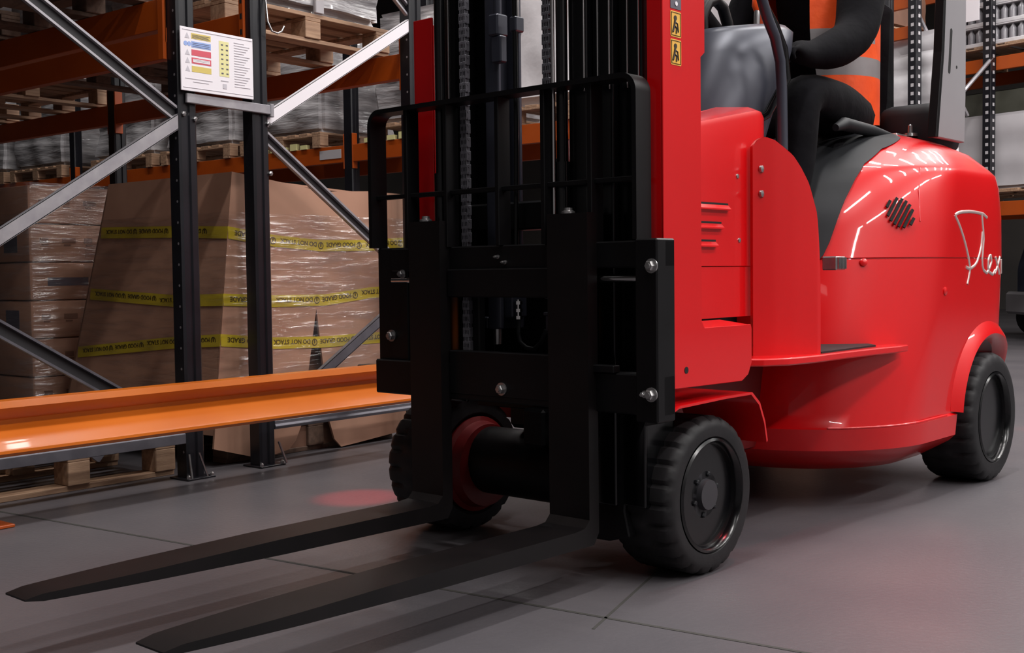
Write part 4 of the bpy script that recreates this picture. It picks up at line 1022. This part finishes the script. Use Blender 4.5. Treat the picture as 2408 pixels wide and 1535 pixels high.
rload('brown wrapped load on the high pallet behind the driver', .15, .65, 3.58, 1.1, 1.1, .9, 'cardboard_dark', 82)
rpallet('wooden pallet under the grey bottle packs at the top right corner', LD+.06, -1.9, 3.245, 'wood', 1.2, 2.5)
for k in range(4):
    zz = 3.39+k*.225
    X, Y = rl(LD+.68, -.65); t = thing('bottle_pack', ['lowest', 'second', 'third', 'topmost'][k]+' layer of grey shrink-wrapped bottles at the top right corner', 'bottles', (X, Y, zz), TH, 'bottle layers at the top right')
    b = B(); b.box(-.58, .58, -1.2, 1.2, 0, .05, .008); b.box(-.58, .58, -1.2, 1.2, .212, .2235, .004); b.build('tray', 'film_white', t, 0)
    b = B()
    for i in range(12): b.lathe([(.043, .05), (.043, .155), (.018, .19), (.018, .212)], (-.535+.0973*i, -1.155, 0), 'z', 10)
    for i in range(24): b.lathe([(.043, .05), (.043, .155), (.018, .19), (.018, .212)], (-.535, -1.155+.1004*i, 0), 'z', 10)
    b.build('bottles', 'bottle_pack', t, 40)['kind'] = 'stuff'
rpallet('wooden pallet under the large white box at the right edge', LD+.06, -1.75, 1.622, 'wood', 1.2, 2.4)
rload('large white box on the low beam at the right edge', LD+.08, -1.7, 1.766, 1.15, 2.3, .85, 'white_panel', 84, 0, 'box', 'box')
b = B(); b.lathe([(.10, 0), (.10, -.004), (.001, -.004)], (0, 0, 0), 'x', 24); o = b.build('round_sticker', 'sign_yellow'); X, Y = rl(LD+.062, -.52); o.location = (X, Y, 2.40); o.rotation_euler = (0, 0, TH); tag(o, 'yellow round sticker on the large white box at the right edge', 'sticker')
rload('olive wrapped load lying on top of the large white box', LD+.2, -1.5, 2.62, 1.0, 2.0, .27, 'olive', 85)
b = B(); b.box(0, .012, -.12, .12, 0, .42); o = b.build('hanging_sheet', 'white_board'); X, Y = rl(LD-.25, .10); o.location = (X, Y, 3.62); o.rotation_euler = (0, 0, TH); tag(o, 'white paper sheet hanging in the rack beside the grey pillar', 'paper')
# parked machine beyond the truck
MC = thing('parked_tug', 'dark blue grey machine parked on the floor behind the red truck at the right edge', 'vehicle', (15.75, 3.45, 0), R(-50))
MC.scale = (1.1, 1.1, 1.1)
b = B(); b.prism([(-.6, .30), (-.6, .80), (-.45, 1.25), (-.15, 1.62), (.35, 1.60), (.75, 1.35), (.9, .9), (.9, .30)], 'xz', -.45, .45, bev=.04); b.build('hood', 'denim', MC, 30)
b = B(); b.lathe([(.30, -.46), (.28, -.475), (.001, -.48)], (.15, 0, 1.12), 'y', 28); b.build('side_panel', 'black_paint', MC, 30)
b = B(); b.box(-.3, .7, -.56, -.44, .62, .80, .02); b.build('lamp_box', 'white_panel', MC, 0)
b = B(); b.box(-.7, 1.0, -.52, .52, .26, .52, .03); b.build('chassis', 'grey_paint', MC, 0)
for x in (-.35, .7):
    for y in (-.5, .42):
        b = B(); b.lathe([(.10, 0), (.20, .0), (.22, .02), (.22, .09), (.20, .11), (.10, .11)], (x, y, .22), 'y', 28); b.build('wheel', 'rubber', MC, 30)
b = B(); b.box(0, .5, 0, .14, .25, .42, .01); b.box(0, .5, 0, .08, 0, .26, .01); o = b.build('orange_kerb_guard', 'orange_paint', None, 0); o.location = (13.0, 3.0, 0); tag(o, 'low orange guard on the floor just right of the truck body', 'guard')

# ================================================================== red floor-line lamps (the truck's safety lights) 
def spot(name, loc, target, power, angle, col, blend=.4, size=.03):
    d = bpy.data.lights.new(name, 'SPOT'); d.energy = power; d.spot_size = angle; d.spot_blend = blend; d.color = col; d.shadow_soft_size = size
    o = bpy.data.objects.new(name, d); COL.objects.link(o); o.location = loc
    o.rotation_euler = (Vector(target)-Vector(loc)).to_track_quat('-Z', 'Y').to_euler(); return o
spot('safety_lamp', (3.6, 1.1, 2.7), (3.25, 1.10, 0), 90, R(38), (1, .03, .06), 1.0, .05)
spot('safety_lamp', (4.2, 3.15, 2.7), (3.15, 3.30, 0), 700, R(8), (1, .02, .05), .8, .01)
spot('safety_lamp', (5.6, 1.3, 2.7), (6.6, 1.70, 0), 200, R(5), (1, .02, .05), .8, .01)
